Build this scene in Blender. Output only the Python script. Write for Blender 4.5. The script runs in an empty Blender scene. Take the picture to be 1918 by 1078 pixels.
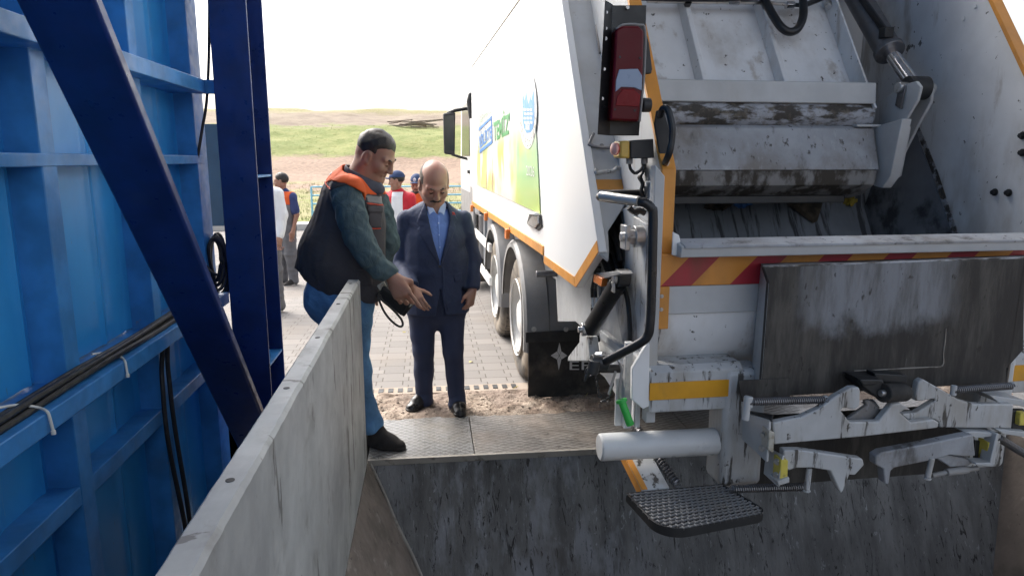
import bpy, bmesh, math, random
import numpy as np
from mathutils import Vector, Matrix
random.seed(7); np.random.seed(7)
S = bpy.context.scene
C = S.collection
R = math.radians
# ------------------------------------------------------------------ camera numbers
H = 1.68; FPX = 1300.0; CX = 959.0; CY = 539.0
TH = R(10.5); YB = R(6.86); YT = R(8.5)      # pitch, yaw against the building, yaw against the truck
TROT = YT - YB

def ray(px, py, yaw):
    u = (px-CX)/FPX; v = (CY-py)/FPX
    fw = math.cos(TH)+v*math.sin(TH); z = v*math.cos(TH)-math.sin(TH)
    return Vector((fw*math.sin(yaw)+u*math.cos(yaw), fw*math.cos(yaw)-u*math.sin(yaw), z))
def P(px, py, X=None, Y=None, Z=None, pl=None, f='t'):
    """a point of the place seen at this pixel of the photo and lying on a known plane (f: truck or building axes)"""
    d = ray(px, py, YT if f == 't' else YB)
    o = Vector((0, 0, H))
    if X is not None: t = X/d.x
    elif Y is not None: t = Y/d.y
    elif Z is not None: t = (Z-H)/d.z
    else:
        p0, n = pl; t = (Vector(p0)-o).dot(Vector(n))/d.dot(Vector(n))
    return o+d*t
def PB(px, py, **k): return P(px, py, f='b', **k)
def t2b(p):
    p = Vector(p); c, s = math.cos(TROT), math.sin(TROT)
    return Vector((c*p.x-s*p.y, s*p.x+c*p.y, p.z))

# ------------------------------------------------------------------ mesh helper
class MB:
    def __init__(s): s.v = []; s.f = []
    def add(s, vs, fs):
        b = len(s.v); s.v += [tuple(p) for p in vs]; s.f += [tuple(i+b for i in q) for q in fs]; return s
    def hexa(s, p):
        return s.add(p, [(0,3,2,1),(4,5,6,7),(0,1,5,4),(1,2,6,5),(2,3,7,6),(3,0,4,7)])
    def box(s, x0, x1, y0, y1, z0, z1):
        return s.hexa([(x0,y0,z0),(x1,y0,z0),(x1,y1,z0),(x0,y1,z0),(x0,y0,z1),(x1,y0,z1),(x1,y1,z1),(x0,y1,z1)])
    def prism(s, pts, vec):
        pts = [Vector(p) for p in pts]; vec = Vector(vec); n = len(pts)
        return s.add(pts+[p+vec for p in pts], [tuple(range(n)), tuple(range(2*n-1, n-1, -1))]+[(i, (i+1) % n, n+(i+1) % n, n+i) for i in range(n)])
    def bar(s, a, b, w, h, up=(0,0,1)):
        a = Vector(a); b = Vector(b); d = (b-a).normalized(); up = Vector(up)
        x = d.cross(up).normalized(); y = x.cross(d)
        q = [(-w/2,-h/2),(w/2,-h/2),(w/2,h/2),(-w/2,h/2)]
        return s.hexa([a+x*i+y*j for i, j in q]+[b+x*i+y*j for i, j in q])
    def tube(s, pts, r, n=10, closed=False, flat=None):
        pts = [Vector(p) for p in pts]
        if 5 <= len(pts) <= 24 and not closed:          # a rounded run through the given points
            q = []; rl = r if isinstance(r, (list, tuple)) else [r]*len(pts); rq = []
            for i in range(len(pts)-1):
                a, b, c, d = pts[max(i-1, 0)], pts[i], pts[i+1], pts[min(i+2, len(pts)-1)]
                for k in range(4):
                    t = k/4; q.append(.5*((2*b)+(c-a)*t+(2*a-5*b+4*c-d)*t*t+(3*b-a-3*c+d)*t**3)); rq.append(rl[i]+(rl[i+1]-rl[i])*t)
            pts = q+[pts[-1]]; r = rq+[rl[-1]]
        m = len(pts)
        rr = r if isinstance(r, (list, tuple)) else [r]*m
        tg = []
        for i in range(m):
            a = pts[(i-1) % m] if (closed or i > 0) else pts[i]; b = pts[(i+1) % m] if (closed or i < m-1) else pts[i]
            tg.append((b-a).normalized())
        up = Vector((0,0,1)) if abs(tg[0].z) < .9 else Vector((1,0,0))
        x = tg[0].cross(up).normalized(); vs = []
        for i in range(m):
            x = (x-tg[i]*x.dot(tg[i])).normalized(); y = tg[i].cross(x)
            for k in range(n):
                a = 2*math.pi*k/n; vs.append(pts[i]+(x*math.cos(a)+y*math.sin(a)*(flat or 1))*rr[i])
        fs = []
        for i in range(m if closed else m-1):
            j = (i+1) % m
            for k in range(n): fs.append((i*n+k, i*n+(k+1) % n, j*n+(k+1) % n, j*n+k))
        if not closed: fs += [tuple(range(n-1, -1, -1)), tuple((m-1)*n+k for k in range(n))]
        return s.add(vs, fs)
    def cyl(s, a, b, r, r2=None, n=24): return s.tube([a, b], [r, r if r2 is None else r2], n)
    def lathe(s, o, ax, prof, n=40, cap=True):
        o = Vector(o); ax = Vector(ax).normalized(); up = Vector((0,0,1)) if abs(ax.z) < .9 else Vector((0,1,0))
        x = ax.cross(up).normalized(); y = ax.cross(x); vs = []; fs = []; m = len(prof)
        for r, h in prof:
            for k in range(n):
                a = 2*math.pi*k/n; vs.append(o+ax*h+(x*math.cos(a)+y*math.sin(a))*r)
        for i in range(m-1):
            for k in range(n): fs.append((i*n+k, i*n+(k+1) % n, (i+1)*n+(k+1) % n, (i+1)*n+k))
        if cap: fs += [tuple(range(n)), tuple((m-1)*n+k for k in range(n))]
        return s.add(vs, fs)
    def spring(s, a, b, rad, r, turns):
        a = Vector(a); b = Vector(b); d = b-a; dn = d.normalized(); x = dn.cross(Vector((0,0,1))).normalized(); y = dn.cross(x)
        m = int(turns*10)
        return s.tube([a+d*(i/m)+(x*math.cos(i*2*math.pi/10)+y*math.sin(i*2*math.pi/10))*rad for i in range(m+1)], r, 5)
    def bolt(s, c, ax, r, h):
        c = Vector(c); ax = Vector(ax).normalized(); s.cyl(c, c+ax*h*.3, r*1.5, n=16); return s.cyl(c+ax*h*.3, c+ax*h, r, n=6)
    def mirror(s, cx):
        b = len(s.v); n = len(s.f)
        s.v += [(2*cx-p[0], p[1], p[2]) for p in s.v[:b]]; s.f += [tuple(i+b for i in reversed(q)) for q in s.f[:n]]; return s
    def build(s, name, m, parent=None, bevel=0, smooth=35, loc=None, recalc=True):
        return link(name, s.v, s.f, m, parent, bevel, smooth, loc, recalc)
OFF = {}
def link(name, v, f, m, parent=None, bevel=0, smooth=35, loc=None, recalc=True):
    off = OFF.get(parent.name, Vector((0,0,0))) if parent else Vector(loc or (0,0,0))
    me = bpy.data.meshes.new(name)
    v = np.asarray([tuple(p) for p in v] if not isinstance(v, np.ndarray) else v, dtype=float)-np.array(off)
    me.from_pydata(v.tolist(), [], [tuple(int(i) for i in q) for q in f])
    if recalc:
        bm = bmesh.new(); bm.from_mesh(me); bmesh.ops.recalc_face_normals(bm, faces=bm.faces); bm.to_mesh(me); bm.free()
    if smooth:
        me.polygons.foreach_set('use_smooth', [True]*len(me.polygons))
        if smooth < 179: me.set_sharp_from_angle(angle=R(smooth))
    me.update()
    o = bpy.data.objects.new(name, me); C.objects.link(o)
    if m: me.materials.append(m)
    if parent: o.parent = parent
    else: o.location = off
    OFF[o.name] = off
    if bevel:
        b = o.modifiers.new('bevel', 'BEVEL'); b.width = bevel; b.segments = 2; b.limit_method = 'ANGLE'; b.angle_limit = R(40)
    return o
def tag(o, label=None, cat=None, group=None, kind=None):
    if label: o['label'] = label
    if cat: o['category'] = cat
    if group: o['group'] = group
    if kind: o['kind'] = kind
    return o
def empty(name, loc, label, cat, group=None, rz=0):
    o = bpy.data.objects.new(name, None); C.objects.link(o); o.location = loc; o.rotation_euler = (0,0,rz); o.empty_display_size = .1
    OFF[o.name] = Vector(loc); return tag(o, label, cat, group)
def copy_tree(o, shift, label=None):
    c = o.copy(); C.objects.link(c); c.location = Vector(o.location)+Vector(shift)
    for ch in o.children:
        d = ch.copy(); C.objects.link(d); d.parent = c
    if label: c['label'] = label
    return c
def text_mesh(s, bold=0):
    cu = bpy.data.curves.new('t', 'FONT'); cu.body = s; cu.size = 1; cu.resolution_u = 3; cu.offset = bold
    o = bpy.data.objects.new('t', cu); C.objects.link(o); dg = bpy.context.evaluated_depsgraph_get()
    me = bpy.data.meshes.new_from_object(o.evaluated_get(dg)); v = [tuple(p.co) for p in me.vertices]; f = [tuple(p.vertices) for p in me.polygons]
    bpy.data.objects.remove(o); bpy.data.curves.remove(cu); bpy.data.meshes.remove(me); return v, f
def text_quad(mb, s, TL, TR, BR, BL, bold=0):
    v, f = text_mesh(s, bold); xs = [p[0] for p in v]; ys = [p[1] for p in v]; x0, x1, y0, y1 = min(xs), max(xs), min(ys), max(ys)
    TL, TR, BR, BL = map(Vector, (TL, TR, BR, BL))
    def q(p):
        a = (p[0]-x0)/(x1-x0); b = (p[1]-y0)/(y1-y0)
        return (BL*(1-a)+BR*a)*(1-b)+(TL*(1-a)+TR*a)*b
    return mb.add([q(p) for p in v], f)

# ------------------------------------------------------------------ materials
class N:
    def __init__(s, name):
        s.m = bpy.data.materials.new(name); s.m.use_nodes = True; s.t = s.m.node_tree; s.t.nodes.clear()
        s.out = s.n('ShaderNodeOutputMaterial'); s.b = s.n('ShaderNodeBsdfPrincipled'); s.l(s.b.outputs[0], s.out.inputs[0])
        s.tc = s.n('ShaderNodeTexCoord'); s.co = s.tc.outputs['Object']
    def n(s, t, **k):
        x = s.t.nodes.new(t)
        for a, b in k.items(): setattr(x, a, b)
        return x
    def l(s, a, b): s.t.links.new(a, b)
    def val(s, sock, v):
        if hasattr(v, 'is_output') or isinstance(v, bpy.types.NodeSocket): s.l(v, sock)
        else: sock.default_value = v if not isinstance(v, tuple) or len(v) == 4 or sock.type == 'VECTOR' else (*v, 1)
    def math(s, op, a, b=0.0, c=None, clamp=False):
        x = s.n('ShaderNodeMath', operation=op, use_clamp=clamp); s.val(x.inputs[0], a); s.val(x.inputs[1], b)
        if c is not None: s.val(x.inputs[2], c)
        return x.outputs[0]
    def mapping(s, scale=(1,1,1), rot=(0,0,0), loc=(0,0,0)):
        x = s.n('ShaderNodeMapping'); s.l(s.co, x.inputs[0]); x.inputs['Scale'].default_value = scale; x.inputs['Rotation'].default_value = rot; x.inputs['Location'].default_value = loc
        return x.outputs[0]
    def noise(s, scale=5, detail=4, vec=None, rough=.55, dist=0):
        x = s.n('ShaderNodeTexNoise'); s.l(vec or s.co, x.inputs['Vector']); x.inputs['Scale'].default_value = scale; x.inputs['Detail'].default_value = detail
        x.inputs['Roughness'].default_value = rough; x.inputs['Distortion'].default_value = dist; return x.outputs[0]
    def ramp(s, v, lo, hi, a=0.0, b=1.0):
        x = s.n('ShaderNodeMapRange', interpolation_type='SMOOTHSTEP'); s.val(x.inputs[0], v)
        x.inputs[1].default_value = lo; x.inputs[2].default_value = hi; x.inputs[3].default_value = a; x.inputs[4].default_value = b; return x.outputs[0]
    def mix(s, fac, a, b):
        x = s.n('ShaderNodeMix', data_type='RGBA'); s.val(x.inputs[0], fac); s.val(x.inputs[6], a); s.val(x.inputs[7], b); return x.outputs[2]
    def xyz(s, vec=None):
        x = s.n('ShaderNodeSeparateXYZ'); s.l(vec or s.co, x.inputs[0]); return x.outputs
    def bump(s, h, strength=.3, dist=.01, prev=None):
        x = s.n('ShaderNodeBump'); s.l(h, x.inputs['Height']); x.inputs['Strength'].default_value = strength; x.inputs['Distance'].default_value = dist
        if prev: s.l(prev, x.inputs['Normal'])
        s.l(x.outputs[0], s.b.inputs['Normal']); return x.outputs[0]
    def done(s, col, rough=.5, metal=0.0, spec=None, coat=0):
        s.val(s.b.inputs['Base Color'], col); s.val(s.b.inputs['Roughness'], rough); s.val(s.b.inputs['Metallic'], metal)
        if spec is not None: s.b.inputs['Specular IOR Level'].default_value = spec
        if coat: s.b.inputs['Coat Weight'].default_value = coat; s.b.inputs['Coat Roughness'].default_value = .08
        return s.m
def paint(name, col, rough=.4, metal=0.0, layers=(), var=.12, bump=None, coat=0, vscale=6, rv=1.0, spec=None):
    """a surface colour with slight unevenness and layers of dirt: (colour, amount, noise scale, xyz stretch, lo, hi)"""
    k = N(name)
    v = k.noise(vscale, 5)
    c = k.mix(k.ramp(v, .3, .7), tuple(x*(1-var) for x in col), tuple(min(1, x*(1+var)) for x in col))
    rg = k.ramp(k.noise(vscale*3, 4), .3, .7, max(.05, rough-.08*rv), min(1, rough+.1*rv))
    hh = v
    for i, (dc, am, sc, st, lo, hi) in enumerate(layers):
        mp = k.mapping(st, loc=(i*3.1, i*1.7, i*2.3)); m = k.ramp(k.noise(sc, 7, mp, .62), lo, hi, 0, am)
        c = k.mix(m, c, dc); rg = k.math('MAXIMUM', rg, k.math('MULTIPLY', m, .8)); hh = m
    if bump: k.bump(k.noise(bump[0], 6), bump[1], bump[2])
    return k.done(c, rg, metal, coat=coat, spec=spec)
GR = (.035,.028,.02)       # grime
M = {}
M['blue_sheet'] = paint('blue_sheet', (.03,.28,.64), .34, layers=[((.02,.15,.42),.6,1.5,(1,1,.2),.45,.8),((.12,.14,.15),.5,30,(1,1,.3),.66,.72),((.35,.42,.48),.35,14,(1,2,.15),.68,.72)], var=.06, rv=.5, vscale=2)
M['blue_frame'] = paint('blue_frame', (.04,.22,.52), .42, layers=[((.12,.2,.3),.35,4,(1,.4,1),.55,.8),((.22,.15,.09),.6,14,(1,.5,1),.68,.76)], var=.2)
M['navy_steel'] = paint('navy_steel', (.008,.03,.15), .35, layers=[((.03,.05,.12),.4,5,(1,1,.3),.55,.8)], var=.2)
M['parapet'] = paint('parapet', (.46,.47,.455), .5, layers=[((.27,.27,.27),.7,2.2,(1,1,.8),.42,.7),((.6,.61,.6),.4,3,(4,1.2,.6),.52,.75),((.2,.19,.17),.5,7,(1,.8,.7),.56,.7),((.12,.11,.1),.75,4,(1,2.6,.5),.60,.63),((.2,.16,.12),.5,40,(1,1,1),.66,.72)], bump=(30,.1,.003))
M['white_clean'] = paint('white_clean', (.78,.79,.79), .32, var=.02, rv=.2, vscale=2)
M['white_rail'] = paint('white_rail', (.74,.74,.72), .4, layers=[((.4,.36,.3),.3,6,(1,1,1),.5,.8)], var=.05)
M['white_soiled'] = paint('white_soiled', (.46,.475,.485), .42, layers=[((.36,.33,.29),.5,3,(1,1,.45),.5,.78),((.3,.24,.17),.4,6,(1.5,1.5,.3),.62,.72),((.05,.045,.04),.9,26,(1,1,1),.7,.73),((.07,.06,.05),.85,13,(1,1,.6),.735,.75)], var=.07)
M['white_worn'] = paint('white_worn', (.46,.475,.485), .5, layers=[((.3,.27,.23),.6,4,(2,2,.5),.45,.66),(GR,.9,9,(3,3,.4),.56,.64),(GR,.9,30,(1,1,.6),.62,.68)], var=.1, bump=(40,.1,.003))
M['white_grimy'] = paint('white_grimy', (.33,.35,.38), .55, layers=[((.17,.15,.13),.85,2.6,(1,1,.8),.42,.66),(GR,.75,5,(1.6,1.6,.7),.54,.70),(GR,.85,28,(1,1,.6),.60,.68),((.42,.44,.47),.4,20,(1.5,1,.5),.6,.68)], var=.1, bump=(40,.25,.006))
M['white_wall'] = paint('white_wall', (.72,.735,.75), .4, layers=[((.36,.32,.27),.6,3,(1,1,.45),.48,.72),((.27,.21,.15),.55,5,(1.5,1.5,.35),.55,.68),(GR,.9,24,(1,1,1),.65,.69),(GR,.85,11,(1,1,.6),.69,.72)], var=.05)
M['tube_white'] = paint('tube_white', (.6,.61,.61), .35, layers=[((.3,.28,.25),.4,5,(1,1,1),.5,.72),(GR,.8,22,(1,1,1),.68,.72)], var=.04)
M['skirt'] = paint('skirt', (.22,.22,.22), .6, layers=[(GR,.95,6,(1.5,1.5,.8),.42,.55),((.3,.29,.27),.5,14,(1,1,.6),.58,.66)], bump=(35,.5,.008))
M['roll'] = paint('roll', (.34,.36,.40), .5, layers=[(GR,.95,9,(.7,2,2),.43,.55),((.15,.13,.1),.6,30,(1,1,1),.5,.65)], bump=(35,.6,.01))
M['floor_scraped'] = paint('floor_scraped', (.25,.27,.30), .4, metal=.2, layers=[((.04,.04,.045),.85,5,(5,.5,.5),.5,.62),((.3,.32,.35),.5,8,(6,.5,.5),.62,.72)])
M['steel_dark'] = paint('steel_dark', (.05,.052,.055), .45, metal=.6, layers=[((.12,.1,.08),.5,6,(1,1,1),.55,.75)])
M['steel_grey'] = paint('steel_grey', (.2,.2,.21), .4, metal=.7, layers=[((.08,.07,.06),.6,12,(1,1,1),.5,.7)])
M['steel_bright'] = paint('steel_bright', (.5,.5,.5), .35, metal=.9, layers=[((.15,.12,.09),.7,20,(1,1,1),.55,.7)])
M['chrome'] = paint('chrome', (.8,.8,.82), .1, metal=1.0, var=.02); M['highlight_steel'] = paint('highlight_steel', (.55,.53,.5), .38, metal=.7, var=.1)
M['beige_edge'] = paint('beige_edge', (.36,.34,.30), .7)
M['dusty_concrete'] = paint('dusty_concrete', (.33,.28,.23), .9, layers=[((.22,.17,.13),.7,6,(1,1,1),.42,.65)], bump=(50,.3,.005))
M['black_paint'] = paint('black_paint', (.012,.013,.015), .35, layers=[((.08,.07,.06),.3,8,(1,1,1),.55,.8)])
M['black_plastic'] = paint('black_plastic', (.018,.019,.021), .55, layers=[((.09,.08,.07),.35,7,(1,1,1),.5,.75)])
M['rubber'] = paint('rubber', (.02,.02,.02), .75, layers=[((.16,.13,.1),.5,6,(1,1,1),.45,.75)], bump=(60,.2,.004))
M['tyre'] = paint('tyre', (.06,.055,.05), .85, layers=[((.32,.27,.21),.8,4,(1,1,1),.35,.65)], bump=(60,.2,.004))
M['grey_plastic'] = paint('grey_plastic', (.24,.24,.24), .55, layers=[((.3,.27,.23),.5,5,(1,1,1),.45,.75)], bump=(90,.1,.002))
M['tank_grey'] = paint('tank_grey', (.25,.27,.29), .45, metal=.3, layers=[((.2,.17,.14),.5,6,(1,1,1),.5,.75)])
M['rim'] = paint('rim', (.62,.62,.6), .45, layers=[((.35,.3,.25),.5,8,(1,1,1),.5,.75)])
M['reflex_orange'] = paint('reflex_orange', (.62,.27,.05), .4, layers=[((.3,.14,.05),.6,5,(1,1,.4),.5,.75),((.1,.06,.03),.5,20,(1,1,1),.66,.75)], var=.08)
M['reflex_yellow'] = paint('reflex_yellow', (.68,.33,.02), .4, layers=[((.35,.2,.05),.5,6,(1,1,.5),.5,.75)], var=.1)
M['marker_amber'] = paint('marker_amber', (.8,.25,.06), .2, var=.1, coat=.5)
M['lens_red'] = paint('lens_red', (.10,.004,.009), .35, var=.1, spec=.25)
M['lens_bright_red'] = paint('lens_bright_red', (.19,.005,.010), .3, var=.1, spec=.25)
M['lens_clear'] = paint('lens_clear', (.25,.32,.44), .3, var=.06)
M['stop_red'] = paint('stop_red', (.5,.04,.03), .35)
M['stop_top'] = paint('stop_top', (.72,.36,.3), .45)
M['box_yellow'] = paint('box_yellow', (.55,.36,.08), .4, layers=[((.2,.13,.06),.5,10,(1,1,1),.5,.7)])
M['green_grip'] = paint('green_grip', (.03,.42,.06), .4, var=.08)
M['buffer_yellow'] = paint('buffer_yellow', (.6,.5,.09), .6, layers=[((.15,.12,.06),.7,16,(1,1,1),.5,.65)])
M['buffer_pale'] = paint('buffer_pale', (.5,.48,.42), .6, layers=[((.15,.12,.06),.6,16,(1,1,1),.5,.65)])
M['text_white'] = paint('text_white', (.62,.62,.62), .5, var=.05)
M['emblem_blue'] = paint('emblem_blue', (.09,.30,.64), .35, var=.03)
M['print_blue'] = paint('print_blue', (.035,.2,.58), .35, var=.03)
M['print_green'] = paint('print_green', (.05,.30,.10), .35, var=.03)
M['print_grey'] = paint('print_grey', (.25,.25,.24), .4, var=.03)
M['print_faint'] = paint('print_faint', (.42,.52,.44), .4, var=.02)
M['glass_dark'] = paint('glass_dark', (.02,.025,.03), .06, var=.02)
M['mirror_glass'] = paint('mirror_glass', (.03,.035,.03), .04, var=.01)
M['skin'] = paint('skin', (.30,.16,.11), .5, layers=[((.33,.125,.085),.5,14,(1,1,1),.45,.7)], var=.08, bump=(150,.08,.002))
M['skin_pale'] = paint('skin_pale', (.37,.21,.155), .46, layers=[((.37,.14,.10),.5,12,(1,1,1),.45,.7)], var=.08, bump=(150,.08,.002))
M['hair_dark'] = paint('hair_dark', (.020,.015,.012), .5, bump=(120,.5,.004))
M['hair_short'] = paint('hair_short', (.034,.024,.019), .8, bump=(200,.4,.002))
M['hair_grey'] = paint('hair_grey', (.09,.075,.065), .7, bump=(200,.5,.003))
M['lip'] = paint('lip', (.3,.11,.09), .45)
M['eye_white'] = paint('eye_white', (.5,.48,.46), .25); M['eye_dark'] = paint('eye_dark', (.012,.01,.009), .2)
def cloth(name, col, rough=.85, fold=.5, scale=9, var=.15, sheen=.0):
    k = N(name); c = k.mix(k.ramp(k.noise(4, 5), .3, .7), tuple(x*(1-var) for x in col), tuple(min(1, x*(1+var)) for x in col))
    h = k.math('ADD', k.noise(scale, 3, dist=.8), k.math('MULTIPLY', k.noise(260, 2), .05)); k.bump(h, fold, .03)
    m = k.done(c, rough); k.b.inputs['Sheen Weight'].default_value = sheen; return m
M['suit'] = cloth('suit', (.019,.031,.076), .75, .45, 7)
M['suit_trouser'] = cloth('suit_trouser', (.020,.029,.068), .75, .35, 7)
M['shirt_blue'] = cloth('shirt_blue', (.14,.24,.56), .8, .3, 14)
M['collar_white'] = cloth('collar_white', (.42,.52,.75), .8, .1, 14)
M['vest_charcoal'] = cloth('vest_charcoal', (.046,.043,.050), .8, .45, 6)
M['vest_orange'] = cloth('vest_orange', (.62,.09,.014), .8, .4, 9)
M['vest_piping'] = cloth('vest_piping', (.45,.06,.03), .8, .1, 9)
M['vest_grey'] = cloth('vest_grey', (.16,.16,.17), .7, .2, 9)
M['sleeve_teal'] = cloth('sleeve_teal', (.05,.085,.10), .8, .7, 11)
M['collar_grey'] = cloth('collar_grey', (.075,.085,.11), .8, .2, 12)
M['jeans'] = cloth('jeans', (.09,.21,.38), .9, .6, 12, .35)
M['red_jacket'] = cloth('red_jacket', (.5,.015,.03), .7, .4, 10)
M['white_cloth'] = cloth('white_cloth', (.72,.73,.75), .8, .4, 10, .05)
M['navy_cap'] = cloth('navy_cap', (.025,.05,.13), .8, .2, 20)
M['navy_sleeve'] = cloth('navy_sleeve', (.03,.045,.14), .8, .4, 12)
M['grey_trouser'] = cloth('grey_trouser', (.13,.13,.14), .85, .4, 10)
M['dark_shirt'] = cloth('dark_shirt', (.05,.06,.07), .85, .4, 10)
M['leather_black'] = paint('leather_black', (.012,.011,.011), .3, bump=(40,.2,.004))
M['suede_black'] = paint('suede_black', (.02,.017,.016), .85, bump=(80,.4,.004))
M['sole_pale'] = paint('sole_pale', (.5,.48,.45), .7)
M['white_tie'] = paint('white_tie', (.7,.68,.62), .5)
M['cable_black'] = paint('cable_black', (.013,.013,.014), .45, layers=[((.1,.09,.08),.4,20,(1,1,1),.5,.75)])
M['teal_plate'] = paint('teal_plate', (.015,.06,.11), .4)
M['rail_blue'] = paint('rail_blue', (.22,.50,.68), .4, var=.05)
M['kerb'] = paint('kerb', (.5,.48,.45), .8, layers=[((.3,.26,.2),.6,3,(1,1,1),.5,.7)], bump=(30,.2,.01))
M['old_wood'] = paint('old_wood', (.22,.17,.13), .85, layers=[((.3,.27,.23),.6,3,(1,1,1),.45,.65)])
M['dry_leaf'] = paint('dry_leaf', (.42,.36,.14), .7)
M['cardboard'] = paint('cardboard', (.1,.075,.05), .8, layers=[((.02,.018,.015),.8,9,(1,1,1),.45,.65)])
M['bag_blue'] = paint('bag_blue', (.05,.16,.42), .3, bump=(40,.6,.02)); M['bag_pale'] = paint('bag_pale', (.45,.43,.38), .4, bump=(40,.6,.02)); M['peel_yellow'] = paint('peel_yellow', (.4,.3,.04), .5, bump=(40,.6,.02))
# ================================================================== setting
def sm(x, a, b):
    t = np.clip((x-a)/(b-a), 0, 1); return t*t*(3-2*t)
def ground_z(x, y):
    x = np.asarray(x, float); y = np.asarray(y, float)
    return -.3*sm(y, 6.8, 11.8)*(1-sm(x, .45, .95)*(1-sm(y, 11, 13)))
def wob(x, y, s, seed=0):
    r = np.random.RandomState(seed); o = np.zeros_like(np.asarray(x, float)); a = 1.0
    for k in range(6):
        for j in range(3):
            th = r.rand()*6.28; p = r.rand()*6.28; o = o+a*np.sin((x*np.cos(th)+y*np.sin(th))*s+p+1.7*np.sin((x*np.sin(th)-y*np.cos(th))*s*.6+p))
        s *= 1.93; a *= .52
    return o/3
def grid(name, xs, ys, zf, m, **k):
    X, Y = np.meshgrid(xs, ys); Z = zf(X, Y); n, w = X.shape
    v = np.stack([X, Y, Z], -1).reshape(-1, 3); i = np.arange(n*w).reshape(n, w)
    f = np.stack([i[:-1, :-1], i[:-1, 1:], i[1:, 1:], i[1:, :-1]], -1).reshape(-1, 4)
    return link(name, v, f, m, recalc=False, smooth=180, **k)

def mat_paving():
    k = N('paving_blocks'); x, y, z = k.xyz()
    sx = k.math('SUBTRACT', k.math('FRACT', k.math('DIVIDE', y, .2)), .5)
    st = k.math('MULTIPLY', k.math('SIGN', sx), .022)
    cb = k.n('ShaderNodeCombineXYZ'); k.l(k.math('ADD', x, st), cb.inputs[0]); k.l(y, cb.inputs[1])
    b = k.n('ShaderNodeTexBrick'); k.l(cb.outputs[0], b.inputs['Vector']); b.offset = 0
    for n_, v_ in (('Scale', 1), ('Mortar Size', .005), ('Mortar Smooth', .3), ('Brick Width', .2), ('Row Height', .2)): b.inputs[n_].default_value = v_
    b.inputs['Color1'].default_value = (.15,.142,.135,1); b.inputs['Color2'].default_value = (.205,.192,.18,1); b.inputs['Mortar'].default_value = (.075,.065,.055,1)
    c = k.mix(k.ramp(k.noise(.8, 6), .45, .7, 0, .5), b.outputs[0], (.19,.158,.128,1))
    c = k.mix(k.ramp(k.noise(40, 4), .4, .7, 0, .3), c, (.2,.18,.16,1))
    h = k.math('SUBTRACT', k.math('MULTIPLY', k.noise(70, 3), .15), b.outputs[1]); k.bump(h, .5, .008)
    return k.done(c, .85)
def mat_dirt():
    k = N('loose_dirt'); c = k.mix(k.ramp(k.noise(9, 6), .35, .65), (.22,.165,.125,1), (.40,.33,.265,1))
    c = k.mix(k.ramp(k.noise(60, 4), .5, .66), c, (.14,.105,.08,1)); c = k.mix(k.ramp(k.noise(2.2, 3, k.mapping(loc=(3,1,0))), .48, .62, 0, .6), c, (.16,.12,.1,1))
    k.bump(k.noise(90, 6), .8, .012); return k.done(c, .95)
def mat_checker(name, ang, fx, fy, light, dark, br):
    k = N(name); mp = k.mapping(rot=(0,0,ang)); x, y, z = k.xyz(mp)
    def tri(a): return k.math('ABSOLUTE', k.math('SUBTRACT', k.math('FRACT', a), .5))
    a = tri(k.math('ADD', k.math('MULTIPLY', x, fx), k.math('MULTIPLY', y, fy))); b = tri(k.math('SUBTRACT', k.math('MULTIPLY', x, fx), k.math('MULTIPLY', y, fy)))
    l = k.ramp(k.math('MINIMUM', a, b), .07, .16, 1, 0)
    c = k.mix(l, dark, light); dm = k.ramp(k.noise(3, 6, k.mapping(loc=(2,5,0))), .42, .68, 0, .75); c = k.mix(dm, c, br)
    c = k.mix(k.ramp(k.noise(25, 5), .6, .7, 0, .7), c, (.05,.045,.04,1))
    k.bump(l, .8, .004); return k.done(c, k.ramp(k.noise(12), .3, .7, .35, .6), .35)
def mat_pit():
    k = N('pit_steel'); v = k.mapping((3.4,1,.7)); v2 = k.mapping((5,1,1.1), loc=(4,2,1))
    c = k.mix(k.ramp(k.noise(2.2, 7, v, .65), .35, .68), (.075,.074,.073,1), (.155,.154,.152,1))
    x, y, z = k.xyz()
    w = k.math('MULTIPLY', k.ramp(x, -1.95, -1.4, .35, 1), k.ramp(x, -.95, -.1, 1, .1))     # the pale scoured stretch under the dock's left half
    c = k.mix(k.math('MULTIPLY', w, k.ramp(k.noise(3.5, 7, k.mapping((2.2,1,.7), loc=(1,7,3)), .66), .46, .62)), c, (.205,.212,.228,1))
    c = k.mix(k.ramp(k.noise(6, 8, v2, .72, 1.6), .565, .62), c, (.012,.011,.011,1)); c = k.mix(k.ramp(k.noise(16, 6, k.mapping((2.5,1,.6), loc=(8,8,2)), .7, .8), .61, .66, 0, .6), c, (.3,.31,.32,1))
    c = k.mix(k.ramp(k.noise(1.3, 4, k.mapping(loc=(3,3,3))), .5, .7, 0, .5), c, (.07,.06,.05,1))
    k.bump(k.noise(9, 8, v2, .7, 1), .5, .012); return k.done(c, k.ramp(k.noise(8), .3, .7, .5, .75), .1)
M['paving'] = mat_paving(); M['dirt'] = mat_dirt(); M['pit'] = mat_pit()
M['pit_side'] = paint('pit_side', (.21,.175,.15), .6, layers=[((.1,.085,.07),.7,4,(1,1,1),.45,.65),((.4,.37,.33),.5,9,(1,1,1),.6,.68),((.04,.035,.03),.8,18,(1,1,1),.64,.7)], bump=(30,.4,.008))
M['checker_a'] = mat_checker('checker_a', 0, 17, 21, (.225,.23,.23,1), (.115,.115,.115,1), (.18,.165,.145,1))
M['checker_b'] = mat_checker('checker_b', 0, 11, 25, (.25,.24,.225,1), (.125,.115,.105,1), (.19,.16,.135,1))
M['edge_steel'] = paint('edge_steel', (.3,.28,.25), .5, metal=.3, layers=[((.1,.085,.07),.8,12,(1,1,1),.5,.65)])
M['slab'] = paint('slab', (.16,.155,.15), .85, layers=[((.08,.07,.06),.6,3,(1,1,1),.5,.7)], bump=(40,.3,.005))
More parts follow.
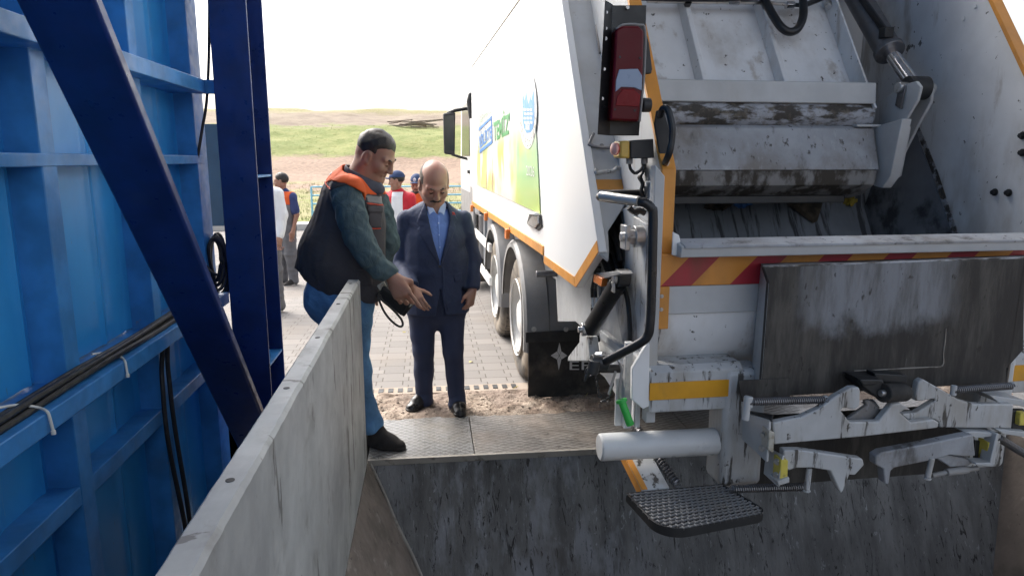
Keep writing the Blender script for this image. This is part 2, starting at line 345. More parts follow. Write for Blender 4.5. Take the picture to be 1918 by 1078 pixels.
M['shade_roof'] = paint('shade_roof', (.1,.13,.18), .6)

def mat_hill():
    k = N('hill_ground'); x, y, z = k.xyz(); n1 = k.noise(.09, 5); n2 = k.noise(.5, 6); n3 = k.noise(3, 5)
    zz = k.math('ADD', z, k.math('ADD', k.math('MULTIPLY', k.math('SUBTRACT', n1, .5), 1.6), k.math('MULTIPLY', k.math('SUBTRACT', n2, .5), 1.5)))
    grass = k.mix(k.ramp(n2, .35, .65), (.155,.185,.05,1), (.23,.24,.085,1)); grass = k.mix(k.ramp(n3, .5, .7, 0, .6), grass, (.14,.18,.05,1))
    dry = k.mix(k.ramp(n3, .35, .65), (.22,.21,.085,1), (.28,.245,.13,1)); soil = k.mix(k.ramp(n3, .35, .7), (.29,.205,.15,1), (.21,.15,.108,1))
    soil2 = k.mix(k.ramp(n2, .35, .65), (.25,.205,.15,1), (.19,.15,.11,1))
    near = k.mix(k.ramp(n2, .42, .58), dry, grass)
    c = k.mix(k.ramp(zz, -.35, .1), near, soil); c = k.mix(k.ramp(zz, 1.75, 2.3), c, grass); c = k.mix(k.ramp(zz, 5.1, 5.7), c, soil2); c = k.mix(k.ramp(zz, 7.2, 8.2), c, dry)
    k.bump(n3, .8, .2); return k.done(c, .95)
M['hill'] = mat_hill()

tag(grid('paving', np.linspace(-14, 14, 113), np.linspace(4.9, 20.2, 80), ground_z, M['paving']), 'pale zigzag concrete paving blocks dusted with soil', kind='structure')
def strip_z(x, y):
    e = sm(y, 4.3, 4.48)*(1-sm(y, 4.8, 4.9)); right = .4+.6*sm(x, -.4, 1.2)
    return .012+e*(.022*right+.016*wob(x*6, y*6, 2.2, 3)+.008*wob(x*20, y*20, 2.5, 5))-.022*(1-e)
tag(grid('dirt_strip', np.linspace(-.9, 4.2, 420), np.linspace(4.28, 4.9, 60), strip_z, M['dirt']), 'brown strip of loose dirt between checker plate and drain', kind='structure')
# little stones and clods in the dirt: nobody could count them
st = MB(); ico = None
bm = bmesh.new(); bmesh.ops.create_icosphere(bm, subdivisions=1, radius=1); iv = [tuple(p.co) for p in bm.verts]; bm.verts.index_update(); jf = [tuple(p.index for p in q.verts) for q in bm.faces]; bm.free()
for i in range(1500):
    x = random.uniform(-.4, 3.6); y = min(5.2, max(4.2, random.gauss(4.58, .13))); r = .003+.010*random.random()**4
    st.add([(x+p[0]*r*random.uniform(.7,1.3), y+p[1]*r*random.uniform(.7,1.3), float(strip_z(x, y))+p[2]*r*.7) for p in iv], jf)
tag(st.build('dirt_clods', M['dirt'], smooth=0), 'small stones and clods of earth along the dock', kind='stuff')
slab = MB(); slab.box(-.36, 3.75, 3.79, 4.92, -.3, -.02); slab.build('dock_floor', M['slab'])['kind'] = 'structure'
sl = MB(); sl.box(-1.5, -.44, -3, 4.95, -.8, -.6); sl.box(-.44, 3.75, -6, .55, -.2, 0); sl.box(3.75, 8, -6, 4.95, -.2, -.002); sl.box(-.9,-.44,4.5,4.95,-.5,-.02); sl.build('shed_floor', M['slab'])['kind'] = 'structure'
def hill_z(x, y):
    t = np.sqrt((x*.8)**2+y**2)+.05*x; b = np.interp(t, [18, 26, 42, 58, 63, 68, 80, 84, 100, 112, 160, 260], [-.34, -.32, -.25, .3, 1.0, 2.1, 4.9, 5.5, 8.1, 8.6, 9.0, 9.0])
    return b+sm(t, 30, 70)*(.55*wob(x, y, .09, 11)+.22*wob(x, y, .35, 12))+.05*wob(x, y, .8, 13)*sm(t, 24, 34)
tag(grid('hillside', np.linspace(-120, 150, 280), np.concatenate([np.linspace(20.9, 60, 130), np.linspace(60.5, 130, 130), np.linspace(132, 260, 30)]), hill_z, M['hill']), 'grassy slope with bare brown earth banks', kind='structure')
gz = MB(); gz.add([(-300,-200,-.45),(-14,-200,-.45),(-14,300,-.45),(-300,300,-.45)], [(0,1,2,3)]); gz.add([(14,-200,-.45),(300,-200,-.45),(300,300,-.45),(14,300,-.45)], [(0,1,2,3)]); gz.add([(-14,-200,-.45),(14,-200,-.45),(14,-6,-.45),(-14,-6,-.45)], [(0,1,2,3)]); gz.add([(-14,-6,-.45),(-1.5,-6,-.45),(-1.5,4.9,-.45),(-14,4.9,-.45)], [(0,1,2,3)]); gz.add([(8,-6,-.45),(14,-6,-.45),(14,4.9,-.45),(8,4.9,-.45)], [(0,1,2,3)])
gz.build('ground', M['dirt'], recalc=False)['kind'] = 'structure'
kb = MB(); kb.box(-14, 14, 20.2, 20.9, -.7, -.12); kb.build('kerb', M['kerb'], bevel=.02)['kind'] = 'structure'
# grass tufts on the near bank and green slope
def tufts(name, n, region, hgt, cols, seed):
    r = np.random.RandomState(seed); v = []; f = []
    for i in range(n):
        x, y = region(r); z = float(hill_z(np.array(x), np.array(y))); h = hgt*(.5+r.rand())
        for b in range(5):
            a = r.rand()*6.28; d = (math.cos(a), math.sin(a)); w = .02*hgt/.3*(1+r.rand()); l = h*(.5+.6*r.rand()); bx = x+r.randn()*.12; by = y+r.randn()*.12; k = len(v)
            v += [(bx-d[1]*w, by+d[0]*w, z-.05), (bx+d[1]*w, by-d[0]*w, z-.05), (bx+d[0]*l*.35, by+d[1]*l*.35, z+l)]; f.append((k, k+1, k+2))
    return tag(link(name, v, f, cols, recalc=False, smooth=0), kind='stuff')
def mat_grass():
    k = N('grass_blades'); c = k.mix(k.ramp(k.noise(.5, 5), .35, .65), (.18,.22,.07,1), (.28,.28,.12,1)); return k.done(c, .8)
M['grass'] = mat_grass()
tufts('bank_grass', 5200, lambda r: (r.uniform(-14, 13), 22+26*r.rand()**1.4), .13, M['grass'], 1)['label'] = 'yellow green grass on the near bank'
def reg(r):
    while 1:
        x = r.uniform(-45, 26); y = r.uniform(62, 84); z = hill_z(np.array(x), np.array(y))
        if 1.9 < z < 5.4: return x, y
tufts('slope_grass', 2600, reg, .13, M['grass'], 2)['label'] = 'bright green grass on the far slope'
# heap of old timber on the crest
tp = empty('timber_heap', tuple(PB(765, 236, Y=84)), 'dark heap of broken timber beams on the pale bank at the crest of the hill', 'timber heap')
for i in range(16):
    a = PB(random.uniform(722, 775), random.uniform(228, 240), Y=83+random.random()*2); L = random.uniform(1.4, 4.2); an = random.uniform(-.25, .3)
    MB().bar(a, a+Vector((L*math.cos(an), random.uniform(-.6,.6), L*math.sin(an)*.5)), .10, .12).build('beam', M['old_wood'], tp)

# ---------------- dock: checker plates, drain, hopper pit, parapet
pe = 3.765
for i, (x0, x1, m, lab) in enumerate([(-.372, .235, 'checker_a', 'grey steel checker plate under the black shoe at the parapet'), (.24, 1.6, 'checker_b', 'dusty steel checker plate right of the seam beside the black dress shoes'), (1.605, 3.7, 'checker_b', 'steel checker plate under the truck tail seen through its lifting arms')]):
    y1 = 4.48 if i == 0 else 4.62
    tag(MB().box(x0, x1, pe+.012, y1, -.012, .004).build('checker_plate', M[m], loc=(x0, pe, 0), bevel=.002), lab, 'steel plate', 'checker plates along the dock')
dg = empty('drain_channel', (1.2, 4.96, 0), 'narrow concrete drain channel with square slots between dirt and paving', 'drain')
MB().box(-.9, 3.6, 4.865, 5.02, -.05, .010).build('frame', M['dusty_concrete'], dg, bevel=.004)
sb = MB()
for i in range(64):
    x = -.88+i*.07
    if x < .62: sb.box(x, x+.036, 4.905, 4.985, .006, .0145)
sb.build('slot', M['black_plastic'], dg)
hp = empty('waste_hopper', (1.6, 3.7, -1), 'dark scratched steel waste hopper sunk below the dock edge', 'hopper')
D = 2.2; sy = .424; sx = .48
tl = (-.368, pe, -.012); tr = (3.62, pe, -.012); bl = (-.368+sx*D, pe-sy*D, -D); br = (3.62-.36*D, pe-sy*D, -D)
MB().prism([tl, tr, br, bl], (0, .02, 0)).build('back_plate', M['pit'], hp)
MB().prism([(tl[0], pe, 0.0), bl, (bl[0], 1.1, -D), (tl[0], .56, 0)], (-.02, 0, -.01)).build('side_plate', M['pit_side'], hp)
MB().prism([tr, br, (br[0], 1.1, -D), (tr[0], .56, 0)], (.02, 0, 0)).build('side_plate', M['pit_side'], hp)
MB().prism([(tl[0], .555, -.01), (tr[0], .555, -.01), (br[0], 1.1, -D), (bl[0], 1.1, -D)], (0, -.02, 0)).build('front_plate', M['pit'], hp)
MB().box(bl[0]-.1, br[0]+.1, 1.0, bl[1]+.1, -D-.03, -D-.005).build('floor_plate', M['pit'], hp)
MB().box(-.372, 3.62, pe-.012, pe+.012, -.03, .006).build('edge_strip', M['edge_steel'], hp, bevel=.003)
# pale rust line along the joint of back and side plates
jn = MB(); a = Vector(tl)+Vector((.012,-.012,0)); b = Vector(bl)+Vector((.012,-.02,0)); jn.tube([a+(b-a)*(i/14)+Vector((random.uniform(-.006,.006),0,0)) for i in range(15)], [.006+.005*random.random() for i in range(15)], 6); jn.build('weld_seam', M['edge_steel'], hp)
fo = MB(); p0 = a+(b-a)*.31; q0 = a+(b-a)*.42
fo.prism([p0+Vector((-.012,-.01,0)), p0+Vector((.012,-.012,0)), q0+Vector((.034,-.012,0)), q0+Vector((.012,-.016,-.05)), q0+Vector((-.012,-.012,0))], (0,-.012,.004)).build('weld_patch', M['bag_pale'], hp)
pw = empty('parapet_wall', (-.405, 2, 0), 'scuffed grey parapet wall of steel plate with bolt holes along its top', 'parapet')
wl = MB(); px0, px1, zt = -.437, -.372, 1.046
ys = np.linspace(-1.2, 3.74, 240); vs = []; fs = []
for i, y in enumerate(ys):
    j1 = .0008*math.sin(y*9)+random.uniform(-.0016,.0012); j2 = .0006*math.sin(y*7+2)+random.uniform(-.0008,.0008)
    vs += [(px0+j2, y, -.3), (px0+j2, y, zt-.006), (px0+j2+.006, y, zt+.001*math.sin(y*14)), (px1+j1-.009, y, zt+.001*math.sin(y*11)), (px1+j1*.7, y, zt-.011), (px1, y, zt-.06), (px1, y, -.02)]
for i in range(len(ys)-1):
    for k in range(6): fs.append((i*7+k, i*7+k+1, i*7+8+k, i*7+7+k))
fs += [tuple(range(7)), tuple((len(ys)-1)*7+k for k in range(6, -1, -1))]
wl.add(vs, fs); wl.build('wall_panel', M['parapet'], pw)
for px, py in [(653,531),(630,569),(592,632),(535,727),(432,899)]:
    q = PB(px, py, Z=zt); MB().cyl((-.407, q.y, zt-.004), (-.407, q.y, zt+.0018), .009, n=18).build('bolt_hole', M['black_plastic'], pw)

# ---------------- blue steel shed
sh = empty('steel_shed', (-1.2, 2.5, -.6), 'blue steel shed side with ribbed sheet wall, navy column and slanting brace', 'shed')
studs = [(-.02,.07),(.82,.91),(1.66,1.75),(2.49,2.585),(3.29,3.38),(4.08,4.26)]
for i in range(len(studs)):
    y0 = studs[i-1][1] if i else -3; y1 = studs[i][0]
    nn = 40; yy = np.linspace(y0, y1, nn); q = MB(); prof = []
    for y in yy:
        u = ((y-y0) % .28)/.28; rib = .010*math.exp(-((u-.5)/.06)**2); bow = .012*math.sin(math.pi*(y-y0)/(y1-y0)); prof.append((-1.37+rib+bow, y))
    for z0, z1 in ((-.6, .46), (.52, .84), (.92, 1.66), (1.70, 2.03), (2.10, 3.2), (3.26, 6.6)):
        q.add([(x, y, z0) for x, y in prof]+[(x, y, z1) for x, y in prof], [(k, k+1, nn+k+1, nn+k) for k in range(nn-1)])
        q.add([(-1.40, y, z0) for x, y in prof]+[(-1.40, y, z1) for x, y in prof], [(k, k+1, nn+k+1, nn+k) for k in range(nn-1)])
    q.build('wall_sheet', M['blue_sheet'], sh, recalc=False)
for y0, y1 in studs: MB().box(-1.40, -1.26, y0, y1, -.6, 6.6).build('stud', M['blue_frame'], sh, bevel=.004)
for z0, z1, x1, ye in ((.455,.525,-1.2625,4.18),(1.655,1.70,-1.2575,4.18),(2.03,2.10,-1.18,4.06),(.845,.912,-1.18,4.2),(3.2,3.26,-1.2575,4.18)):
    MB().box(-1.395, x1, -3, ye, z0, z1).build('girt', M['blue_frame'], sh, bevel=.004)
col = MB(); cx0, cx1 = -1.118, -.925
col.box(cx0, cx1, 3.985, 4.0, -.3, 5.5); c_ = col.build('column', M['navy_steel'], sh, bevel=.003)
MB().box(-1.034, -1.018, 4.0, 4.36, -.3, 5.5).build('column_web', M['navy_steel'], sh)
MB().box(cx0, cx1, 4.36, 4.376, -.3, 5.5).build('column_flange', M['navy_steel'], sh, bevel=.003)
for py in (332, 678):
    z = PB(490 if py < 400 else 520, py, Y=4.1).z; MB().box(-1.018, -.93, 4.0, 4.36, z, z+.012).build('stiffener', M['blue_frame'], sh)
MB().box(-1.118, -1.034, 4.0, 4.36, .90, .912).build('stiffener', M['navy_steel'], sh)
ba = PB(112, 0, X=-1.02); bb = PB(468, 800, X=-1.02); dd = (bb-ba).normalized()
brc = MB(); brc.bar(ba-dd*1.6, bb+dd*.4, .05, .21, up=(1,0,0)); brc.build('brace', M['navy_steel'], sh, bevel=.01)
MB().box(-1.46, -1.16, 4.74, 4.76, 1.25, 1.90).build('teal_plate', M['teal_plate'], sh)
MB().box(-1.25, -1.1, 4.05, 4.1, 2.03, 2.10).build('bracket', M['blue_frame'], sh)
MB().box(-1.6, 6.5, -1.2, 4.3, 6.6, 6.75).build('shade_roof', M['shade_roof'], sh)  # unseen roof, its height and extent shaped to set the light inside
# cables
for i, (dx, z0, r) in enumerate([(-1.246, .924, .0115), (-1.222, .925, .0125), (-1.252, .945, .0105), (-1.232, .944, .0115)]):
    pts = [(dx+.004*math.sin(y*2.1+i*1.3), y, z0+.004*math.sin(y*5+i)) for y in np.linspace(-1.5, 3.95, 40)]
    tag(MB().tube(pts, r, 10).build('cable', M['cable_black'], loc=pts[20]), ['black ribbed cable lying against the blue sheet on the lower girt', 'black cable second from the sheet on the lower girt', 'black cable nearest the front edge of the lower girt', 'thinner black cable lying on top of the others on the lower girt'][i], 'cable', 'cables along the lower girt')
for i, (px, lab) in enumerate([(296, 'black cable hanging down the left of the stud under the girt'), (304, 'black cable hanging down the stud under the girt, beside the right stud')]):
    pts = [PB(px+8*i*0, 600, X=-1.23)]; y0 = PB(px, 668, X=-1.24).y
    pts = [(-1.21, y0, .86)]+[(-1.2-.03*math.sin(z*2), y0+.03*(i-.5)*math.sin(z*4)+.012*math.cos(z*7)+.02*i, z) for z in np.linspace(.74, -.55, 14)]
    tag(MB().tube(pts, .011, 8).build('hanging_cable', M['cable_black'], loc=pts[0]), lab, 'cable', 'cables hanging below the girt')
pts = [PB(x, y, Y=4.1) for x, y in [(392,0),(391,110),(387,190),(379,240),(371,290),(364,340),(361,390),(366,440),(376,480),(392,505),(408,515)]]
tag(MB().tube(pts, .008, 8).build('hanging_cable', M['cable_black'], loc=pts[5]), 'thin black cable bowing down past the end of the blue wall', 'cable')
lp = MB()
for k in range(5):
    c = PB(403+2*k, 487+3*k, Y=4.13+.015*k); a0 = .075+.012*k
    lp.tube([c+Vector((a0*.42*math.cos(t), .02*math.sin(t*2+k), a0*1.55*math.sin(t))) for t in np.linspace(0, 2*math.pi, 26)[:-1]], .011, 8, closed=True)
tag(lp.build('cable_coil', M['cable_black'], loc=PB(408, 490, Y=4.15)), 'coil of black cable resting on the girt beside the navy column', 'cable coil')
for i, (pp, lab) in enumerate([([(-10,765),(30,758),(70,762),(88,770),(94,785),(100,808)], 'pale cord tied round the girt and cables near the left edge'), ([(172,663),(205,660),(226,668),(234,676),(237,690),(239,702)], 'pale cord tied round the girt and cables near the slanting brace')]):
    ps = [PB(x, y, X=[-1.27,-1.24,-1.21,-1.178,-1.174,-1.172][j]) for j, (x, y) in enumerate(pp)]
    o = MB().tube(ps, .0045, 6).cyl(ps[-1]+Vector((0,0,.004)), ps[-1]-Vector((0,0,.008)), .007, n=8).build('cable_tie', M['white_tie'], loc=ps[3]); tag(o, lab, 'cable tie', 'cords round the cables')
# blue railing beyond the paving
def railing(x0, x1, y, lab, zs, step=1.9, zb=-.3):
    r = empty('railing', ((x0+x1)/2, y, zb), lab, 'railing')
    for z in zs: MB().cyl((x0, y, z), (x1, y, z), .026, n=12).build('rail', M['rail_blue'], r)
    x = x0
    while x <= x1+.01: MB().cyl((x, y, zb-.1), (x, y, max(zs)), .032, n=12).build('post', M['rail_blue'], r); x += step
railing(-3.7, 9.6, 23, 'light blue four bar railing in front of the brown bank', (.81, .54, .27, .02))
railing(-6.4, -4.1, 13.6, 'blue and white railing end seen through the gap beside the column', (.62, .3), 1.15)
# litter: a few fallen leaves on the blocks and twigs in the dirt
for i, (px, py, cx_, lab) in enumerate([(757,622,0,'small yellow leaf on the paving just right of the hanging wrist strap'), (893,525,0,'yellowish leaf on the paving right of the suited man'), (882,678,0,'pale green leaf on the paving near the right trouser leg')]):
    c = PB(px, py, Z=0); c.z += float(ground_z(c.x, c.y))+.006; r = random.Random(i)
    o = MB().add([c+Vector((.022*math.cos(t)*(1 if k % 2 else .7), .014*math.sin(t), .006*math.cos(2*t+i))) for k, t in enumerate([j*math.pi/4 for j in range(8)])]+[c+Vector((0,0,.004))], [(k, (k+1) % 8, 8) for k in range(8)]).build('fallen_leaf', M['dry_leaf'], loc=c); tag(o, lab, 'leaf', 'fallen leaves on the paving')
for i, (a, b, lab) in enumerate([((1093,748),(1101,735),'short pale twig standing in the dirt under the truck side'), ((962,727),(971,722),'dry twig lying on the dirt strip near the rear tyre')]):
    p, q = PB(*a, Z=.03), PB(*b, Z=.06); o = MB().tube([p, (p+q)/2+Vector((.004,0,.004)), q], [.003,.0035,.0015], 6).build('twig', M['dry_leaf'], loc=p); tag(o, lab, 'twig', 'twigs in the dirt')
# ================================================================== refuse truck (built in the truck's own axes)
CXT = 1.785
tk = empty('garbage_truck', t2b((CXT, 5.9, 0)), 'white rear loading garbage truck backed up to the dock with its soiled hopper open', 'garbage truck', rz=TROT)
OFF[tk.name] = Vector((CXT, 5.9, 0))
def B(mb, name, m, par=None, bevel=.003, **k): return mb.build(name, M[m], par or tk, bevel=bevel, **k)
SN = Vector((0, -.8245, .5657)); SD = Vector((0, .5657, .8245))       # slope of the tail: normal to the rear, direction upward
XS = .768
# ---- body
bd = MB(); prof = [(.775,1.144),(2.795,1.144),(2.795,2.60),(2.72,2.86),(.86,2.86),(.775,2.715)]
bd.prism([(x, 3.86, z) for x, z in prof], (0, 4.52, 0)); body = B(bd, 'body', 'white_clean', bevel=.012)
B(MB().prism([(.7695,3.86,2.725),(.852,3.86,2.868),(.86,3.86,2.862),(.777,3.86,2.718)], (0,4.52,0)), 'roof_edge', 'beige_edge', body, 0)  # beige strip, darker than the body, along its upper edge
B(MB().box(.762, .775, 3.90, 8.38, 1.135, 1.188), 'reflective_strip', 'reflex_orange', body, .001)
B(MB().box(1.1, 2.5, 2.9, 10.6, .62, .9), 'chassis_rail', 'steel_dark')
B(MB().box(.95, 2.6, 4.0, 8.3, .9, 1.14), 'subframe', 'tank_grey')
# printed panel
def mat_print():
    k = N('printed_panel'); x, y, z = k.xyz()
    g = k.mix(k.ramp(z, 1.32, 1.75), (.42,.62,.16,1), (.32,.64,.36,1)); g = k.mix(k.ramp(k.noise(1.6, 3), .45, .62), g, (.55,.68,.2,1))
    w = k.mix(k.ramp(k.noise(1.5, 3, k.mapping(loc=(2,1,5))), .42, .6), (.78,.79,.74,1), (.55,.6,.18,1)); w = k.mix(k.ramp(k.noise(3, 3, k.mapping((1,1,.45), loc=(2,4,5))), .52, .62), w, (.80,.80,.78,1))
    w = k.mix(k.ramp(k.noise(4, 3, k.mapping((1,1,.3), loc=(7,4,5))), .62, .68), w, (.45,.34,.1,1))
    yy = k.math('ADD', y, k.math('MULTIPLY', k.math('SUBTRACT', k.noise(2, 3), .5), .5))
    c = k.mix(k.ramp(yy, -1.05, -.75), g, w)
    top = k.math('ADD', z, k.math('MULTIPLY', k.math('SUBTRACT', k.noise(1.2, 2), .5), .25)); c = k.mix(k.ramp(top, 1.68, 1.95), c, (.78,.79,.79,1))
    return k.done(c, .25, coat=.4)
M['printed_panel'] = mat_print()
def Q(px, py, x=.7635): return P(px, py, X=x)
B(MB().prism([Q(893.5,346,.7715),Q(1012.5,400,.7715),Q(1006,262,.7715),Q(1000,190,.7715),Q(896,215,.7715)], (-.005,0,0)), 'printed_panel', 'printed_panel', body, 0)
bxp = MB(); bxp.prism([Q(897,240),Q(921,217),Q(921,222),Q(897,245)], (-.002,0,0)); bxp.prism([Q(898.5,281),Q(922,262.5),Q(922,268),Q(898.8,287)], (-.002,0,0)); bxp.prism([Q(919.5,222),Q(921,221),Q(922,264),Q(920.5,265)], (-.002,0,0))
B(bxp, 'print_frame', 'print_blue', body, 0)
t = MB(); text_quad(t, 'BİRLİKTE', Q(897.5,248), Q(918.6,227.5), Q(919.6,258), Q(898.6,278), .02); t.build('lettering', M['print_blue'], body, recalc=False)
t = MB(); text_quad(t, "TEMİZ'", Q(923.5,218), Q(954.5,199), Q(954.5,250), Q(924.8,265), .03); t.build('lettering', M['print_green'], body, recalc=False)
t = MB(); text_quad(t, "ŞEHRİMİZ'", Q(898,213), Q(938,160), Q(938,200), Q(898,236)); t.build('lettering', M['print_faint'], body, recalc=False)
t = MB(); text_quad(t, '2026', Q(985.5,310), Q(1000.5,311.5), Q(1000.8,331.5), Q(986,328)); t.build('lettering', M['text_white'], body, recalc=False)
# emblem
def disk(px, py, rx, ry, x, n=40, a0=0, a1=2*math.pi): return [Q(px+rx*math.cos(a0+(a1-a0)*i/n), py+ry*math.sin(a0+(a1-a0)*i/n), x) for i in range(n)]
em = B(MB().prism(disk(989, 205, 16.5, 74, .7655), (-.0015,0,0)), 'emblem', 'white_clean', body, 0)
sh_px = [(978.5,183),(980,176),(982.5,190),(985.5,170),(988,186),(990,196),(993,178),(995.5,190),(998.5,167),(1000.8,182),(1001,222),(998.5,240),(994,248),(986,249),(981.5,240),(978.8,226)]
B(MB().prism([Q(x, y, .7635) for x, y in sh_px], (-.001,0,0)), 'shield', 'emblem_blue', em, 0)
cw = MB()
for i in range(4):
    for j in range(3):
        x = 981+5.6*j+(1.2 if i % 2 else 0); y = 203+8*i; cw.prism([Q(x,y,.762),Q(x+4,y+.4,.762),Q(x+4,y+5,.762),Q(x,y+4.6,.762)], (-.0008,0,0))
cw.prism([Q(984.5,231,.762),Q(992.5,231,.762),Q(992.5,243,.762),Q(984.5,243,.762)], (-.0008,0,0))
B(cw, 'shield_castle', 'white_clean', em, 0)
t = MB(); text_quad(t, '1973', Q(985,233,.7605), Q(992,233.3,.7605), Q(992,241.5,.7605), Q(985,241,.7605)); t.build('lettering', M['emblem_blue'], em, recalc=False)
def arc_text(mb, s, a0, a1, rx, ry, h, cx=989, cy=205, flip=1):
    for i, ch in enumerate(s):
        a = a0+(a1-a0)*(i+.5)/len(s); da = (a1-a0)/len(s)*.38
        def pt(aa, k): return Q(cx+(rx+k*h*.2)*math.cos(aa), cy+(ry+k*h)*math.sin(aa), .7632)
        if flip > 0: text_quad(mb, ch, pt(a-da,0), pt(a+da,0), pt(a+da,1), pt(a-da,1))
        else: text_quad(mb, ch, pt(a-da,1), pt(a+da,1), pt(a+da,0), pt(a-da,0))
t = MB(); arc_text(t, 'BELEDİYESİ', R(160), R(8), 13.5, 56, 14); t.build('lettering', M['print_grey'], em, recalc=False)
t = MB(); arc_text(t, 'ŞARKIŞLA', R(205), R(335), 13, 74, 16, cy=178, flip=-1); t.build('lettering', M['print_faint'], body, recalc=False)
# latch pocket, lamps and stub on the flank
B(MB().prism([Q(993,401,.772),Q(1014,402,.772),Q(1016,424,.772),Q(1009,431,.772),Q(988,419,.772)], (-.006,0,0)), 'latch_pocket', 'black_plastic', body, .001)
B(MB().prism([Q(1000,404,.765),Q(1010,405,.765),Q(1011,418,.765),Q(1004,426,.765),Q(990,419,.765)], (-.012,0,0)), 'latch', 'steel_bright', body, .001)
B(MB().tube([Q(988,398,.74),Q(1004,401,.74)], .018, 10, flat=.35), 'latch_lid', 'white_rail', body, 0)
for px, py in [(886,389),(913,404),(954,436)]:
    c = Q(px, py, .76); B(MB().box(c.x-.03, c.x, c.y-.03, c.y+.05, c.z-.045, c.z+.03), 'marker_lamp', 'marker_amber', body); B(MB().box(c.x, c.x+.25, c.y-.02, c.y+.04, c.z+.0, c.z+.045), 'lamp_bracket', 'black_plastic', body)
# ---- cab
cb = MB(); cy0, cy1 = 8.5, 10.6
cb.prism([(.80,cy0,1.0),(.80,cy1-.05,1.0),(.80,cy1,1.6),(.80,cy1-.28,2.55),(.80,cy0,2.62)], (1.97,0,0)); cab = B(cb, 'cab', 'white_clean', bevel=.05)
B(MB().prism([(.793,8.95,1.72),(.793,10.25,1.72),(.793,10.08,2.4),(.793,8.95,2.4)], (.01,0,0)), 'side_window', 'glass_dark', cab)
B(MB().prism([(2.777,8.95,1.72),(2.777,10.25,1.72),(2.777,10.08,2.4),(2.777,8.95,2.4)], (.01,0,0)), 'side_window', 'glass_dark', cab)
B(MB().prism([(.95,cy1-.02,1.72),(2.62,cy1-.02,1.72),(2.62,cy1-.24,2.44),(.95,cy1-.24,2.44)], (0,.02,.006)), 'windscreen', 'glass_dark', cab)
B(MB().box(.80, 2.77, 10.3, 10.68, .45, 1.0), 'bumper', 'black_plastic', cab, bevel=.03)
c = P(868, 318, X=.78); B(MB().box(.775, .8, 9.0, 9.14, 1.5, 1.54), 'door_handle', 'black_plastic', cab)
B(MB().box(.79, .84, 8.52, 8.9, .55, 1.36).box(.79, 1.2, 8.9, 10.4, .85, 1.28), 'wheel_arch', 'grey_plastic', cab, bevel=.02)
a = P(878, 182, Y=8.7); B(MB().tube([a+Vector((.03,0,-.25)), a+Vector((0,0,-.05)), a+Vector((.02,0,.03)), a+Vector((.06,0,.05))], .03, 10), 'intake_pipe', 'black_plastic', cab)
my = 9.3; mc = [P(x, y, Y=my) for x, y in [(830,212),(853,210),(852,291),(832,288)]]
mi = B(MB().prism(mc, (0,.09,0)), 'mirror', 'black_plastic', cab, bevel=.02)
B(MB().prism([P(x, y, Y=my-.002) for x, y in [(832.5,217),(851,215),(850,283),(834,281)]], (0,.004,0)), 'mirror_glass', 'mirror_glass', mi, 0)
B(MB().tube([P(838,213,Y=my+.05),P(852,207,Y=my+.03),P(876,203,Y=my+.1)], .022, 8).tube([P(846,289,Y=my+.05),P(858,293,Y=my+.04),P(876,298,Y=my+.1)], .017, 8), 'mirror_arm', 'black_plastic', mi, 0)
# ---- running gear
def wheel(y, z0=0, r=.475, xo=.82):
    w = MB(); prof = [(.27,-.01),(.295,-.004),(.31,.012),(.35,.002),(.41,-.004),(.45,.008),(.466,.022),(r,.05),(r,.25),(.45,.28),(.27,.28)]
    w.lathe((xo,y,r+z0), (1,0,0), prof, 56, cap=False); wo = w.build('wheel', M['tyre'], tk, smooth=40)
    g = MB()
    for k in range(60):
        a = 2*math.pi*k/60; d = Vector((0, math.cos(a), math.sin(a))); tt = Vector((0, -d.z, d.y)); c = Vector((xo+.15,y,r+z0))+d*(r+.001)
        for s_ in (-.075, .0, .075):
            q = c+Vector((s_,0,0)); g.hexa([q-Vector((.03,0,0))-tt*.018-d*.01, q+Vector((.03,0,0))-tt*.012-d*.01, q+Vector((.03,0,0))+tt*.018-d*.01, q-Vector((.03,0,0))+tt*.012-d*.01, q-Vector((.03,0,0))-tt*.018+d*.008, q+Vector((.03,0,0))-tt*.012+d*.008, q+Vector((.03,0,0))+tt*.018+d*.008, q-Vector((.03,0,0))+tt*.012+d*.008])
    g.build('tread', M['tyre'], wo)
    m = MB(); m.lathe((xo,y,r+z0), (1,0,0), [(.30,-.008),(.297,-.016),(.285,-.004),(.275,.05),(.26,.07),(.2,.085),(.145,.07),(.14,.03),(.11,.01),(.0,.01)], 48, cap=False); m.build('rim', M['rim'], wo, smooth=40)
    n = MB()
    for k in range(10):
        a = 2*math.pi*k/10; c = Vector((xo+.078,y+.2*math.cos(a),r+z0+.2*math.sin(a))); n.bolt(c, (-1,0,0), .016, .035)
    n.build('wheel_nut', M['steel_grey'], wo)
    return wo
W1, W2 = 5.2, 6.55
for y in (W1, W2): wheel(y)
for y in (W1, W2, 9.6): wheel(y, 0, xo=2.46)
wheel(9.6, -.0, xo=.84)
for y in (W1, W2): B(MB().cyl((.95,y,.475),(2.6,y,.475),.07), 'axle', 'steel_dark')
